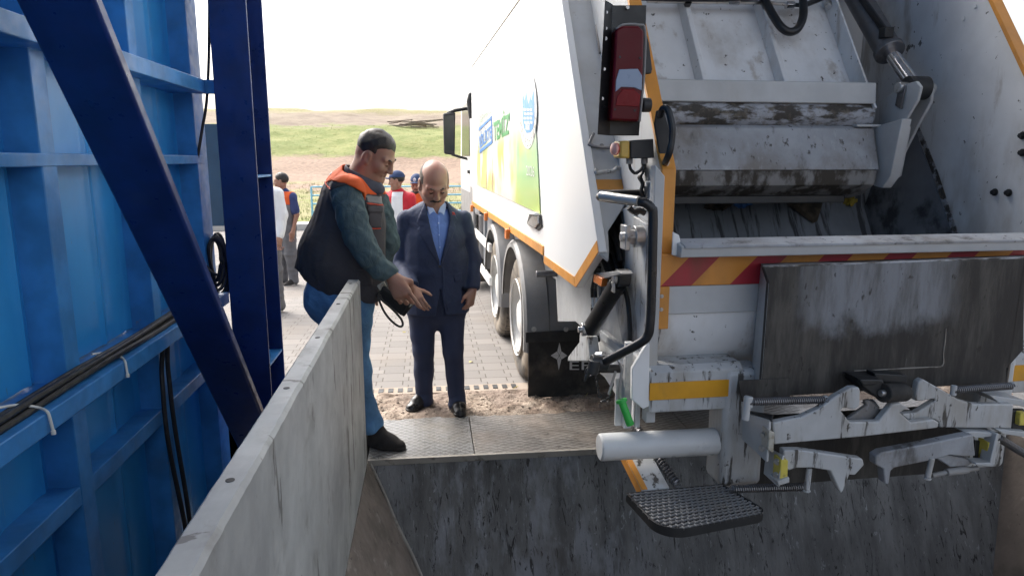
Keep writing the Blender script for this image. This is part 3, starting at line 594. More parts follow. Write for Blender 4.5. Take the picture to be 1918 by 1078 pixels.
def guard(y, a0, a1, r=.60, x0=.775, x1=1.28):
    q = MB(); n = 26; vs = []; pr = [(x0,r-.055),(x0,r-.02),(x0+.02,r),(x0+.17,r+.012),(x0+.18,r+.004),(x0+.34,r+.012),(x0+.35,r+.004),(x1,r),(x1,r-.02),(x0+.02,r-.022)]
    for i in range(n+1):
        a = a0+(a1-a0)*i/n
        for x, rr in pr: vs.append((x, y+rr*math.cos(a), .475+rr*math.sin(a)))
    m = len(pr); fs = [(i*m+k, i*m+(k+1) % m, (i+1)*m+(k+1) % m, (i+1)*m+k) for i in range(n) for k in range(m)]+[tuple(range(m)), tuple(n*m+k for k in range(m-1, -1, -1))]
    q.add(vs, fs); return B(q, 'mudguard', 'grey_plastic', bevel=0)
g1 = guard(W1, R(192), R(8)); guard(W2, R(188), R(8))
gm = MB(); gm.box(.80, 1.25, W1-.62, W1-.585, .44, .50); B(gm, 'guard_bar', 'black_plastic', g1)
fy = W1-.60
fl = B(MB().box(.80, 1.30, fy-.012, fy, .03, .46), 'mud_flap', 'rubber', bevel=.002)
mg = B(MB().box(.78, 1.29, fy-.022, fy-.012, .435, .51), 'flap_bar', 'black_plastic', fl)
for px in (1000, 1060): B(MB().bolt(P(px, 616, Y=fy-.022), (0,-1,0), .012, .012), 'bolt', 'steel_bright', fl, 0)
sc = P(1048, 664, Y=fy-.013); s_px = [(1048,640),(1051.5,657),(1063,665.5),(1051.5,673),(1046.5,694),(1043.5,673),(1031,665.5),(1043.8,657)]
sm_ = MB(); ctr = P(1047.6, 665.3, Y=fy-.0145)
sp = [P(x, y, Y=fy-.0145) for x, y in s_px]
for i in range(4):      # four separate blades of the star
    a, b, c = sp[(2*i-1) % 8], sp[2*i], sp[(2*i+1) % 8]
    for p_, q_ in ((a, b), (b, c)):
        g_ = (p_+q_+ctr)/3; sm_.add([g_+(p_-g_)*.93, g_+(q_-g_)*.93, g_+(ctr-g_)*.93], [(0,1,2)])
sm_.build('star_emblem', M['text_white'], fl, recalc=False)
t = MB(); text_quad(t, 'EFE', P(1067,676,Y=fy-.0145), P(1128,676,Y=fy-.0145), P(1128,692,Y=fy-.0145), P(1067,692,Y=fy-.0145)); t.build('lettering', M['text_white'], fl, recalc=False)
# far side flap
B(MB().box(2.28, 2.78, fy-.012, fy, .03, .46), 'mud_flap', 'rubber', bevel=.002)
# side guards, tank and boxes between the axles
for (py0, py1, py2, py3) in ((428,443,461,481),(485,498,516,532)):
    a = P(889, py0, X=.79); b = P(917, py2, X=.79); z = (a.z+b.z)/2-.02; B(MB().box(.785, .815, b.y, 8.4, z-.055, z+.03), 'side_guard', 'white_rail')
B(MB().cyl((1.1,7.25,.78),(1.1,8.35,.78),.25, n=36), 'fuel_tank', 'tank_grey', bevel=.02)
B(MB().box(.86, 1.2, 7.22, 7.6, .62, 1.1), 'valve_box', 'tank_grey', bevel=.01); B(MB().cyl((.9,8.05,.55),(.9,8.05,1.05),.09), 'air_filter', 'steel_grey', bevel=.01)
B(MB().box(.84, .9, 7.7, 7.8, .5, 1.13).box(.84, .9, 8.25, 8.33, .5, 1.13), 'guard_post', 'tank_grey')
B(MB().cyl((.77,4.15,.985),(.95,4.15,.985),.02, n=12), 'step_stub', 'steel_grey')
# ---- tail: flank panels, rear frame
def ex(*p): return [Vector(q) for q in p]
fp = MB(); fp.prism(ex((XS,3.11,1.091),(XS,2.732,1.307),(XS,3.735,2.77),(XS,3.90,2.77),(XS,3.89,1.091)), (.035,0,0))
pan = B(fp, 'tail_panel', 'white_clean', bevel=.003)
rs = MB(); rs.prism(ex((XS-.003,3.12,1.092),(XS-.003,3.145,1.137),(XS-.003,3.885,1.137),(XS-.003,3.885,1.092)), (.004,0,0)); rs.prism(ex((XS-.003,3.11,1.092),(XS-.003,2.737,1.307),(XS-.003,2.765,1.350),(XS-.003,3.137,1.137)), (.004,0,0))
B(rs, 'reflective_strip', 'reflex_orange', pan, 0)
q = MB(); q.prism(ex((XS,3.11,1.091),(XS,2.732,1.307),(XS,3.735,2.77),(XS,3.90,2.77),(XS,3.89,1.091)), (.035,0,0)); q.v = [(2*CXT-p[0], p[1], p[2]) for p in q.v]; B(q, 'tail_panel', 'white_clean', bevel=.012)
# left rear flange between flank panel and hopper
FL = (Vector((.78,2.745,1.307)), Vector((.62,-.66,.42)).normalized())
FP = (Vector((.78,2.76,1.33)), SN)
def F(px, py, d=0): return P(px, py, pl=(FP[0]+SN*d, SN))
fl_poly = [(1123,474),(1140,487),(1141,470),(1139,432),(1172,381),(1181,375),(1186,330),(1150,0),(1052,0)]
rf = B(MB().prism([F(*p) for p in fl_poly], -SN*.02), 'rear_frame', 'white_soiled')
B(MB().prism([F(x, y, .003) for x, y in [(1105,336),(1182,336),(1185,356),(1107,354)]], -SN*.004), 'reflective_strip', 'reflex_orange', rf, 0)
B(MB().tube([F(x, y, .012) for x, y in [(1112,250),(1104,268),(1106,272),(1125,276),(1156,277)]], .007, 8), 'frame_hook', 'steel_grey', rf, 0)
B(MB().tube([F(x, y, .012) for x, y in [(1130,30),(1117,48),(1124,100)]], .006, 8), 'frame_hook', 'steel_grey', rf, 0)
B(MB().tube([F(x, y, .012) for x, y in [(1116,316),(1117,324),(1130,322),(1148,320),(1156,314),(1168,318)]], .008, 8), 'latch_scar', 'white_worn', rf, 0)
for px in (1108, 1127, 1146): B(MB().bolt(F(px, 273, .002), SN, .007, .008), 'frame_bolt', 'steel_grey', rf, 0)
# hopper side walls (profile in the YZ plane)
XO, XI = .92, .945
side = [(2.455,1.055),(2.445,1.64),(2.90,2.32),(3.60,3.36),(4.4,3.36),(4.4,.95),(3.0,.80),(2.62,.95)]
for x0, x1 in ((XO, XI), (2*CXT-XI, 2*CXT-XO)):
    B(MB().prism(ex(*[(x0, y, z) for y, z in side]), (x1-x0,0,0)), 'hopper_side', 'white_wall' if x0 > 1 else 'white_soiled')
# bevelled rear edges with orange tape
for s_ in (0, 1):
    e = MB(); xa, xb = .912, .965
    for (y0,z0),(y1,z1) in (((2.445,1.06),(2.437,1.645)),((2.437,1.645),(3.60,3.37))):
        e.prism(ex((xa,y0-.004,z0),(xb,y0-.004,z0),(xb,y1-.004,z1),(xa,y1-.004,z1)), (0,.02,-.004))
    if s_: e.v = [(2*CXT-p[0], p[1], p[2]) for p in e.v]
    B(e, 'edge_tape', 'reflex_orange', bevel=.002)
# hopper floor trough
fpz = [(2.44,1.34),(2.51,1.10),(2.74,.90),(3.0,.86),(3.3,.93),(3.5,1.08),(3.6,1.25),(3.69,1.40),(3.76,1.62),(3.82,2.05)]
fm = MB(); n = len(fpz)
fm.add([(XI, y, z) for y, z in fpz]+[(2.625, y, z) for y, z in fpz], [(i, i+1, n+i+1, n+i) for i in range(n-1)]); fm.build('hopper_floor', M['floor_scraped'], tk, smooth=60, recalc=False)
# scraped zone on the right inner wall: floor steel carried up the wall
wallx = 2.622
sw = [P(x, y, X=wallx) for x, y in [(1790,447),(1776,410),(1748,330),(1722,262),(1716,236),(1690,236),(1640,330),(1616,400),(1640,460)]]
B(MB().prism(sw, (-.006,0,0)), 'wear_plate', 'floor_scraped', bevel=.001)
gl = MB()
pe_ = [P(x, y, X=wallx-.008) for x, y in [(1788,447),(1774,405),(1746,322),(1722,258),(1712,232),(1719,232),(1733,262),(1757,322),(1784,405),(1799,447)]]
gl.prism(pe_, (-.004,0,0)); B(gl, 'grease_ridge', 'roll', bevel=0)
# sill / lip
sl_ = MB(); sl_.prism(ex((.955,2.335,1.335),(.955,2.325,1.375),(.955,2.40,1.392),(.955,2.43,1.33)), (1.66,0,0)); lip = B(sl_, 'sill', 'white_soiled')
B(MB().prism(ex((.965,2.322,1.378),(.965,2.405,1.396),(.965,2.41,1.386),(.965,2.322,1.368)), (1.64,0,0)), 'sill_top', 'white_grimy', lip, .002)
B(MB().prism([P(x, y, Y=2.37) for x, y in [(1259,478),(1261,434),(1272,440),(1275,452),(1283,460),(1283,478)]], (0,.01,0)), 'sill_end', 'white_clean', lip)
# hazard stripes
def mat_stripes():
    k = N('hazard_stripes'); x, y, z = k.xyz(); f = k.math('FRACT', k.math('DIVIDE', k.math('SUBTRACT', x, z), .27)); s_ = k.ramp(k.math('ABSOLUTE', k.math('SUBTRACT', f, .47)), .218, .222)
    c = k.mix(s_, (.36,.025,.04,1), (.60,.25,.045,1)); m = k.ramp(k.noise(5, 6, k.mapping((1,1,.4))), .5, .75, 0, .5)
    return k.done(k.mix(m, c, (.1,.05,.03,1)), .35)
M['hazard'] = mat_stripes()
B(MB().box(.905, 2.665, 2.405, 2.43, 1.219, 1.338), 'hazard_panel', 'hazard')
B(MB().box(.925, 2.645, 2.41, 2.44, 1.112, 1.2185), 'rear_band', 'white_soiled')
B(MB().box(.885, .945, 2.396, 2.412, 1.06, 1.2195), 'tape_tail', 'reflex_orange', bevel=.002)
for z in (1.185, 1.135): B(MB().bolt((.915, 2.396, z), (0,-1,0), .005, .005), 'rivet', 'steel_bright', bevel=0)
bel = [(2.42,1.112),(2.432,1.04),(2.465,.96),(2.54,.88),(2.7,.82),(2.95,.79),(3.3,.78)]; bm_ = MB(); n = len(bel)
bm_.add([(.93, y, z) for y, z in bel]+[(2.64, y, z) for y, z in bel], [(i, i+1, n+i+1, n+i) for i in range(n-1)]); bm_.build('belly', M['white_wall'], tk, smooth=70, recalc=False)
bg = MB(); bg.prism([P(x, y, Y=2.44) for x, y in [(1217,612),(1252,612),(1217,650)]], (0,.012,0)); B(bg, 'gusset', 'white_soiled')
# ---- lower frame, bumper beam, posts
lf = MB(); lf.prism(ex((.868,2.385,1.66),(.905,2.385,1.62),(.905,2.385,.70),(.868,2.385,.70)), (0,.05,0)); B(lf, 'side_post', 'white_soiled')
sp_ = MB(); sp_.prism([P(x, y, Y=2.36) for x, y in [(1184,690),(1214,640),(1217,645),(1216,760),(1205,766),(1183,748)]], (0,.02,0)); B(sp_, 'corner_plate', 'white_clean')
def beam(s_):
    q = MB(); x0, x1 = .868, 1.235
    q.prism(ex((x0,2.36,.748),(x0,2.36,.905),(x0,2.385,.925),(x0,2.66,.925),(x0,2.66,.748)), (x1-x0,0,0))
    r_ = MB(); r_.box(.868, 1.208, 2.355, 2.362, .800, .866)
    if s_:
        for o in (q, r_): o.v = [(2*CXT-p[0], p[1], p[2]) for p in o.v]
    b = B(q, 'bumper_beam', 'white_worn', bevel=.006); B(r_, 'reflective_strip', 'reflex_yellow', b, .001)
beam(0); beam(1)
for s_ in (0, 1):
    q = MB().box(1.165, 1.335, 2.352, 2.50, .43, .90)
    if s_: q.v = [(2*CXT-p[0], p[1], p[2]) for p in q.v]
    B(q, 'tail_post', 'white_worn', bevel=.02)
B(MB().prism([P(x, y, Y=2.62) for x, y in [(1222,688),(1228,677),(1262,675),(1266,680),(1266,690)]], (0,.01,0)), 'slot_bracket', 'black_plastic')
pa = P(1122, 837, Y=2.42); pb_ = P(1352, 825, Y=2.42)
pp = MB().lathe(pa, pb_-pa, [(.001,0),(.046,0),(.052,.006),(.0525,.02),(.0525,(pb_-pa).length+.05)], 36, cap=False); pp.build('bumper_tube', M['tube_white'], tk, smooth=40)
q = MB().lathe((2*CXT-pa.x,pa.y,pa.z), Vector((-1,0,0)), [(.001,0),(.046,0),(.052,.006),(.0525,.02),(.0525,.5)], 36, cap=False); q.build('bumper_tube', M['white_clean'], tk, smooth=40)
B(MB().box(.80, .83, 2.44, 2.47, .66, 1.0).box(.845,.865,2.44,2.46,.66,.8), 'tube_hanger', 'white_soiled')
B(MB().box(.775, .835, 2.47, 2.485, .66, .85), 'hanger_plate', 'white_soiled')
# ---- footboard
z = .45; A_, B_, C_, D_ = Vector((.777,2.321,z)), Vector((1.166,2.337,z)), Vector((1.237,2.108,z)), Vector((.812,2.030,z))
def rc_corner(a, b, c, r, n=8):
    u = (a-b).normalized(); w = (c-b).normalized(); return [b+u*r*(1-math.sin(t))+w*r*(1-math.cos(t)) for t in [math.pi/2*i/n for i in range(n+1)]]
rim_p = [A_, B_]+rc_corner(B_, C_, D_, .05)+rc_corner(C_, D_, A_, .10)
fb = MB(); cen = sum(rim_p, Vector())/len(rim_p); m = len(rim_p); inn = [cen+(p-cen)*.965 for p in rim_p]
vs = [p-Vector((0,0,.028)) for p in rim_p]+[p+Vector((0,0,.006)) for p in rim_p]+[p+Vector((0,0,.006)) for p in inn]+[p-Vector((0,0,.028)) for p in inn]
fb.add(vs, [(k*m+i, k*m+(i+1) % m, ((k+1) % 4)*m+(i+1) % m, ((k+1) % 4)*m+i) for k in range(4) for i in range(m)]); foot = B(fb, 'footboard', 'steel_dark', bevel=.001)
# grating: serrated bars clipped by the outline
def inside(p):
    c = False
    for i in range(m):
        a, b = inn[i], inn[(i+1) % m]
        if (a.y > p.y) != (b.y > p.y) and p.x < (b.x-a.x)*(p.y-a.y)/(b.y-a.y)+a.x: c = not c
    return c
gt = MB()
for i in range(13):
    for j in range(18):
        u = (i+.5)/13; w = (j+.5)/18; a = A_+(B_-A_)*w; b = D_+(C_-D_)*w; p = a+(b-a)*u; p.x += .011*(i % 2)
        if not inside(p): continue
        gt.prism([p+Vector((.0135*math.cos(t), .0112*math.sin(t), .0)) if k % 2 == 0 else p+Vector((.0045*math.cos(t), .0038*math.sin(t), .0)) for k, t in enumerate([i2*math.pi/4 for i2 in range(8)])], (0,0,.006))
B(gt, 'grating_teeth', 'grey_plastic', foot, 0)
B(MB().prism([p-Vector((0,0,.004)) for p in inn], (0,0,-.006)), 'grating_plate', 'black_paint', foot, 0)
ar = MB(); ar.prism(ex((.842,2.335,.455),(.955,2.34,.455),(.925,2.50,.545),(.812,2.50,.545)), (0,0,-.03)); arm = B(ar, 'footboard_arm', 'white_worn')
B(MB().prism(ex((.839,2.333,.457),(.809,2.50,.547),(.809,2.50,.507),(.839,2.333,.417)), (.002,0,0)), 'reflective_strip', 'reflex_orange', arm, 0)
B(MB().prism(ex((.843,2.333,.457),(.866,2.333,.457),(.835,2.50,.547),(.812,2.50,.547)), (0,0,.002)), 'reflective_strip', 'reflex_orange', arm, 0)
B(MB().spring((.99,2.345,.46), (.90,2.60,.60), .016, .004, 22), 'return_spring', 'steel_grey', arm, 0)
B(MB().spring(P(1368,915,Y=2.26), P(1508,911,Y=2.26), .013, .0035, 34), 'long_spring', 'steel_grey', foot, 0)
# ---- packer: carriage plate with ribs, roll, blade
XR = 2.27; X0 = .97
o0 = P(1640, 192, X=XR)                                   # lower outer corner of the right-hand rib
CP = o0-SN*.10                                            # carriage plate lies .10 behind the rib edge
def K(px, py, d=0): return P(px, py, pl=(CP+SN*d, SN))
pb0 = Vector((X0, CP.y, CP.z))+SD*-.03
B(MB().prism([pb0, Vector((XR, pb0.y, pb0.z)), Vector((XR, pb0.y, pb0.z))+SD*1.2, pb0+SD*1.2], -SN*.02), 'carriage_plate', 'white_wall')
def rib(px0, px1, x=None):
    a0 = K(px0, 168); q = MB(); w = .05
    q.prism([a0, a0+Vector((w,0,0)), a0+Vector((w-.012,0,0))+SN*.055, a0+Vector((.012,0,0))+SN*.055], SD*1.2); return B(q, 'rib', 'white_wall', bevel=.004)
rib(1306, 1322); rib(1456, 1474)
for x in (XR-.012, X0):
    B(MB().prism([Vector((x, o0.y, o0.z))-SN*.10-SD*.03, Vector((x, o0.y, o0.z))-SD*.03, Vector((x, o0.y, o0.z))+SD*1.2, Vector((x, o0.y, o0.z))-SN*.10+SD*1.2], (.012,0,0)), 'side_rib', 'white_wall')
rr_ = MB()
for px, py in [(1300,165),(1450,167),(1585,172)]:
    a = K(px, py, .004); rr_.prism([a-Vector((.035,0,0)), a+Vector((.012,0,0)), a+Vector((.01,0,0))+SD*.022, a+SD*.01], SN*.003)
B(rr_, 'rust_patch', 'cardboard', bevel=0)
ye = o0.y; z165 = K(1585, 172).z; z195 = P(1640, 195, X=XR).z; z232 = P(1640, 233, X=XR).z
ld = MB(); ld.prism(ex((X0,ye-.005,z195),(X0,ye+.005,z165+.03),(X0,ye+.1,z165+.02),(X0,ye+.12,z195)), (XR-X0,0,0)); B(ld, 'ledge', 'white_soiled', bevel=.006)
B(MB().cyl((X0, ye+.065, (z195+z232)/2), (XR, ye+.065, (z195+z232)/2), (z195-z232)/2+.022, n=32), 'pivot_roll', 'roll', bevel=0)
zb1 = P(1648, 322, X=XR).z; zb2 = P(1652, 345, X=XR).z; zb3 = P(1600, 386, X=XR-.1).z
blp = [(ye+.03,z232-.002),(ye-.005,z232-.02),(ye-.075,zb1+.01),(ye+.0,zb1+.01),(ye+.3,zb3+.06),(ye+.35,z232)]
bl2 = MB(); bl2.prism(ex(*[(X0, y, z) for y, z in blp]), (XR-X0,0,0)); B(bl2, 'packer_blade', 'white_grimy', bevel=.004)
B(MB().prism(ex(*[(X0+.004, y, z) for y, z in [(ye-.070,zb1+.008),(ye-.058,zb2-.004),(ye+.02,zb3+.055),(ye+.12,zb3+.03),(ye+.3,zb3+.06),(ye+.25,zb1+.05)]]), (XR-X0-.012,0,0)), 'blade_skirt', 'skirt', bevel=.003)
B(MB().box(X0+.03, XR-.10, ye+.03, ye+.12, zb3+.012, zb3+.05), 'blade_edge', 'steel_dark', bevel=.004)
B(MB().box(XR-.10, XR+.03, ye-.02, ye+.03, z232-.012, z232), 'blade_lug', 'white_soiled')
# ---- right cylinder with its bracket
xc = 2.42
c0 = P(1592, -30, X=xc); c1 = P(1663, 92, X=xc); c2 = P(1716, 165, X=xc); dv = (c1-c0).normalized()
cy_ = B(MB().cyl(c0-dv*.6, c1, .062, n=32).cyl(c1, c1+dv*.03, .072, n=32), 'packer_cylinder', 'steel_grey', bevel=.003)
B(MB().cyl(c1, c2, .034, n=24), 'cylinder_rod', 'chrome', cy_, 0)
B(MB().tube([P(1612,-5,X=xc-.05), P(1660,62,X=xc-.03)], .017, 10).box(*[v for q in range(3) for v in (P(1660,62,X=xc-.03)[q]-.025, P(1660,62,X=xc-.03)[q]+.025)]), 'feed_pipe', 'black_paint', cy_)
B(MB().cyl(c2-Vector((.05,0,0)), c2+Vector((.05,0,0)), .055, n=28), 'rod_eye', 'steel_dark', cy_)
def plate(pts, x, th, m='white_soiled', name='arm_plate'):
    return B(MB().prism([P(a, b, X=x) for a, b in pts], (th,0,0)), name, m, bevel=.004)
plate([(1647,190),(1697,157),(1716,152),(1724,163),(1718,187),(1674,262),(1650,262),(1645,232)], xc-.075, .016)
plate([(1718,172),(1735,158),(1746,168),(1742,192),(1718,236),(1666,338),(1645,348),(1640,330),(1690,230)], xc+.055, .016)
plate([(1642,256),(1690,236),(1672,330),(1650,344)], xc-.03, .05)
plate([(1638,238),(1690,222),(1668,330),(1652,352),(1636,348)], XR+.012, .05)
pn = B(MB().cyl(c2-Vector((.10,0,0)), c2+Vector((.09,0,0)), .026, n=20), 'pivot_pin', 'steel_bright', bevel=.003)
B(MB().prism([c2+Vector((-.085, .01, .03)), c2+Vector((-.085, -.035, .005)), c2+Vector((-.085, -.02, -.10)), c2+Vector((-.085, .025, -.08))], (.008,0,0)), 'pin_keeper', 'steel_grey', pn)
# left twin of the cylinder, mostly hidden by the left edge
B(MB().cyl(Vector((2*CXT-xc-.12,c0.y,c0.z))-dv*.6, Vector((2*CXT-xc-.12,c2.y,c2.z)), .055, n=24), 'packer_cylinder', 'steel_grey')
# tail crown above the frame of the photo
B(MB().box(XI, 2*CXT-XI, 3.55, 4.4, 3.3, 3.36), 'tail_roof', 'white_clean'); B(MB().box(XI, 2*CXT-XI, 4.3, 4.38, 1.4, 3.3), 'bulkhead', 'white_grimy')
# hoses and pipes at the top of the carriage
hy = MB(); hy.tube([K(x, y, .075) for x, y in [(1212,3),(1330,5),(1440,6),(1480,9)]], .009, 10); B(hy, 'hydraulic_pipe', 'steel_bright', bevel=0)
B(MB().tube([K(x, y, .075) for x, y in [(1472,10),(1486,11)]], .022, 6).tube([K(x, y, .075) for x, y in [(1485,11),(1500,12)]], .015, 10), 'pipe_fitting', 'chrome', bevel=.001)
B(MB().tube([K(x, y, .075) for x, y in [(1363,3),(1384,4)]], .02, 6), 'pipe_fitting', 'chrome', bevel=.001)
B(MB().tube([K(x, y, .075) for x, y in [(1498,11),(1512,8),(1528,2),(1545,-6)]], .014, 10), 'hydraulic_hose', 'black_paint', bevel=0)
B(MB().tube([K(x, y, .11) for x, y in [(1426,-12),(1440,15),(1452,36),(1464,52),(1478,60),(1492,56),(1501,42),(1505,22),(1503,-12)]], .021, 12), 'hydraulic_hose', 'black_paint', bevel=0)
B(MB().tube([K(x, y, .10) for x, y in [(1180,-6),(1270,-3),(1380,-4),(1480,-8)]], .018, 10), 'hydraulic_hose', 'black_paint', bevel=0)
for l_ in ([(1279,5),(1296,5),(1292,14),(1282,14)], [(1428,8),(1446,8),(1440,17),(1430,17)]): B(MB().prism([K(x, y, .062) for x, y in l_], SN*.02), 'pipe_clamp', 'black_paint')
B(MB().tube([K(1553,-5,.05),K(1553,9,.05),K(1552,13,.05)], .018, 10), 'pipe_bracket', 'steel_bright')
# white discs stand in for daylight through holes in the right wall
for x, y in [(1826,12),(1804,35)]: p = P(x, y, X=2.622); B(MB().cyl(p-Vector((.003,0,0)), p+Vector((.001,0,0)), .010, n=14), 'hole_daylight', 'white_clean', bevel=0)
for x, y in [(1864,360),(1890,361),(1916,254),(1916,286)]: p = P(x, y, X=2.622); B(MB().bolt(p, (-1,0,0), .011, .018), 'wall_bolt', 'steel_dark', bevel=0)
# ---- tail light on its black plate
LY = 2.58
bk = B(MB().prism([P(x, y, Y=LY) for x, y in [(1146,10),(1211,10),(1208,120),(1197,254),(1140,254)]], (0,.004,0)), 'light_bracket', 'black_paint')
B(MB().prism([P(1119,252,Y=LY-.05),P(1133,0,Y=LY-.05),P(1146,8,Y=LY),P(1142,254,Y=LY)], (.004,.004,0)), 'bracket_wing', 'black_paint', bk)
for x, y, r in [(1135,24,.0055),(1134,54,.0055),(1133,73,.007),(1131,130,.0055),(1127,185,.006),(1175,15,.006)]:
    p = P(x, y, Y=LY-.03 if x < 1150 else LY-.002); B(MB().cyl(p-Vector((.0,.008,0)), p+Vector((0,.004,0)), r, n=14), 'rivet', 'steel_bright', bk, 0)
def slab_px(pts, y, th): return MB().prism([P(a, b, Y=y) for a, b in pts], (0,th,0))
lt = B(slab_px([(1153,56),(1166,48),(1196,48),(1207,58),(1205,140),(1197,228),(1143,225),(1150,120)], LY-.055, .055), 'tail_light', 'lens_red', bevel=.008)
B(slab_px([(1154,150),(1160,130),(1195,129),(1203,142),(1202,170),(1188,164),(1164,163),(1153,172)], LY-.058, .01), 'reverse_lens', 'lens_clear', lt, .002)
B(slab_px([(1156,181),(1166,167),(1187,167),(1200,178),(1197,200),(1153,198)], LY-.058, .01), 'stop_lens', 'lens_bright_red', lt, .002)
B(MB().tube([P(x, y, Y=LY-.04) for x, y in [(1154,55),(1167,47),(1197,47),(1208.5,58),(1206.5,140),(1198,228)]], .0045, 8), 'light_trim', 'grey_plastic', lt, 0)
for x, y in [(1161,107),(1199,109),(1152,205),(1189,207)]: B(MB().bolt(P(x, y, Y=LY-.056), (0,-1,0), .003, .003), 'screw', 'steel_dark', lt, 0)
B(MB().prism([P(x, y, Y=LY+.02) for x, y in [(1205,65),(1212,66),(1216,80),(1222,130),(1220,138),(1206,138)]], (0,.03,0)), 'hinge', 'steel_dark'); 
sd_ = P(1212, 197, Y=2.56); B(MB().cyl(sd_-Vector((.02,0,0)), sd_+Vector((.012,0,0)), .026, n=20), 'rubber_stop', 'black_plastic')
# control box with emergency button
cbx = B(slab_px([(1181,263),(1224,260),(1226,296),(1181,297)], 2.50, .09), 'control_box', 'black_plastic', bevel=.004)
B(slab_px([(1162,264),(1180,263),(1180.5,297),(1161,296)], 2.50, .09), 'box_side', 'box_yellow', cbx, .008)
e0 = P(1166, 279, Y=2.53); dx = Vector((-1,-.3,0)).normalized()
es = MB(); es.lathe(e0, dx, [(.014,0),(.014,.012),(.011,.014),(.011,.026),(.023,.028),(.023,.032)], 24); eb = B(es, 'stop_button', 'stop_red', cbx, 0)
B(MB().lathe(e0+dx*.032, dx, [(.023,0),(.022,.008),(.012,.013),(.001,.014)], 24), 'button_top', 'stop_top', eb, 0)
for x in (1179, 1207): p = P(x, 296, Y=2.54); B(MB().cyl(p, p-Vector((0,0,.022)), .013, n=12), 'cable_gland', 'grey_plastic', cbx)
B(MB().tube([P(x, y, Y=2.54) for x, y in [(1179,305),(1181,316),(1189,324),(1198,320),(1205,312),(1209,304)]], .006, 8), 'control_cable', 'cable_black', cbx, 0)
wb = MB()
for i in range(5): wb.tube([P(x+random.uniform(-3,3), y, Y=2.60+.012*i) for x, y in [(1206,305),(1203,322),(1198,332),(1202,345),(1201,358),(1206,372),(1204,384)]], .006, 7)
B(wb, 'wiring_loom', 'cable_black', bevel=0)
B(MB().tube([P(x, y, Y=2.56) for x, y in [(1178,388),(1186,396),(1198,394),(1208,399)]], .012, 8).tube([P(x, y, Y=2.57) for x, y in [(1180,393),(1192,399),(1206,392)]], .01, 8), 'wiring_loom', 'cable_black', bevel=0)
B(MB().tube([P(x, y, Y=2.56) for x, y in [(1210,349),(1211,341),(1218,340)]], .004, 6), 'wire_hook', 'white_rail', bevel=0)
# black grip on the slanting edge
gp = B(MB().prism([P(x, y, Y=2.47) for x, y in [(1230,207),(1244,206),(1257,255),(1256,300),(1257,312),(1238,313),(1236,290),(1226,232)]], (0,.01,0)), 'edge_grip', 'black_plastic')
B(MB().tube([P(x, y, Y=yy) for x, y, yy in [(1237,216,2.46),(1240,206,2.42),(1246,202,2.40),(1253,210,2.39),(1259,240,2.38),(1258,262,2.38),(1254,285,2.38),(1248,300,2.41),(1246,306,2.45)]], .012, 10), 'grip_loop', 'black_paint', gp, 0)
B(MB().bolt(P(1247, 306, Y=2.45), (0,-1,0), .010, .010), 'bolt', 'steel_bright', gp, 0)
# ---- left side mechanism
lp_ = MB(); lp_.prism([P(x, y, X=.90) for x, y in [(1186,405),(1213,420),(1213,600),(1210,700),(1196,745),(1192,600),(1187,560),(1168,500),(1168,470),(1184,450)]], (.014,0,0)); B(lp_, 'lever_plate', 'white_worn')
B(MB().prism([P(x, y, X=.905) for x, y in [(1150,395),(1186,385),(1190,470),(1166,475),(1148,440)]], (.012,0,0)), 'hinge_plate', 'white_soiled')
nc = P(1192, 443, X=.875); nt = B(MB().cyl(nc+Vector((-.045,0,0)), nc+Vector((.03,0,0)), .030, n=6).cyl(nc+Vector((-.012,0,0)), nc+Vector((.03,0,0)), .042, n=28).cyl(nc+Vector((-.065,0,0)), nc+Vector((-.04,0,0)), .018, n=18), 'pivot_nut', 'steel_bright', bevel=.002)
B(MB().box(nc.x-.05, nc.x-.03, nc.y-.02, nc.y+.05, nc.z-.05, nc.z+.045), 'lock_plate', 'steel_bright', nt)
h0 = P(1164, 520, X=.84); h1 = P(1105, 616, X=.80); hd = (h1-h0).normalized()
hc = B(MB().cyl(h0+hd*.04, h1-hd*.0, .036, n=28).cyl(h0-hd*.01, h0+hd*.06, .026, n=20), 'lift_cylinder', 'black_paint', bevel=.003)
B(MB().cyl(h0+Vector((-.022,0,0)), h0+Vector((.03,0,0)), .036, n=24), 'cylinder_eye', 'steel_dark', hc); B(MB().cyl(h0+Vector((-.036,0,0)), h0+Vector((-.02,0,0)), .024, n=16).box(h0.x-.034,h0.x-.026,h0.y-.01,h0.y+.05,h0.z-.06,h0.z-.02), 'pin_keeper', 'steel_bright', hc)
B(MB().cyl(h1+Vector((-.04,0,0)), h1+Vector((.04,0,0)), .03, n=24).cyl(h1+Vector((-.055,0,0)), h1+Vector((-.03,0,0)), .016, n=6), 'base_pin', 'steel_bright', hc)
ft = MB(); ft.prism([P(x, y, X=.80) for x, y in [(1086,620),(1100,630),(1105,676),(1064,676),(1064,668),(1085,640)]], (.05,0,0)); B(ft, 'cylinder_foot', 'white_worn', bevel=.004)
lw = MB(); lw.prism([P(x, y, X=.90) for x, y in [(1040,505),(1118,485),(1124,600),(1108,628),(1078,602),(1045,602)]], (.014,0,0)); B(lw, 'frame_plate', 'white_soiled')
B(MB().prism([P(x, y, X=.895) for x, y in [(1107,625),(1150,648),(1186,690),(1187,790),(1160,750),(1132,706),(1112,690)]], (.014,0,0)), 'lower_plate', 'white_clean')
B(MB().prism([P(x, y, X=.875) for x, y in [(1107,620),(1125,618),(1172,660),(1186,690),(1150,655)]], (.03,0,0)), 'plate_flange', 'white_soiled')
B(MB().prism([P(x, y, X=.905) for x, y in [(1150,560),(1196,520),(1196,690),(1165,640)]], (.01,0,0)), 'frame_plate', 'white_grimy')
B(MB().tube([P(x, y, X=.87) for x, y in [(1134,480),(1142,500),(1150,520),(1160,545)]], .028, 10), 'bracket_tube', 'steel_dark')
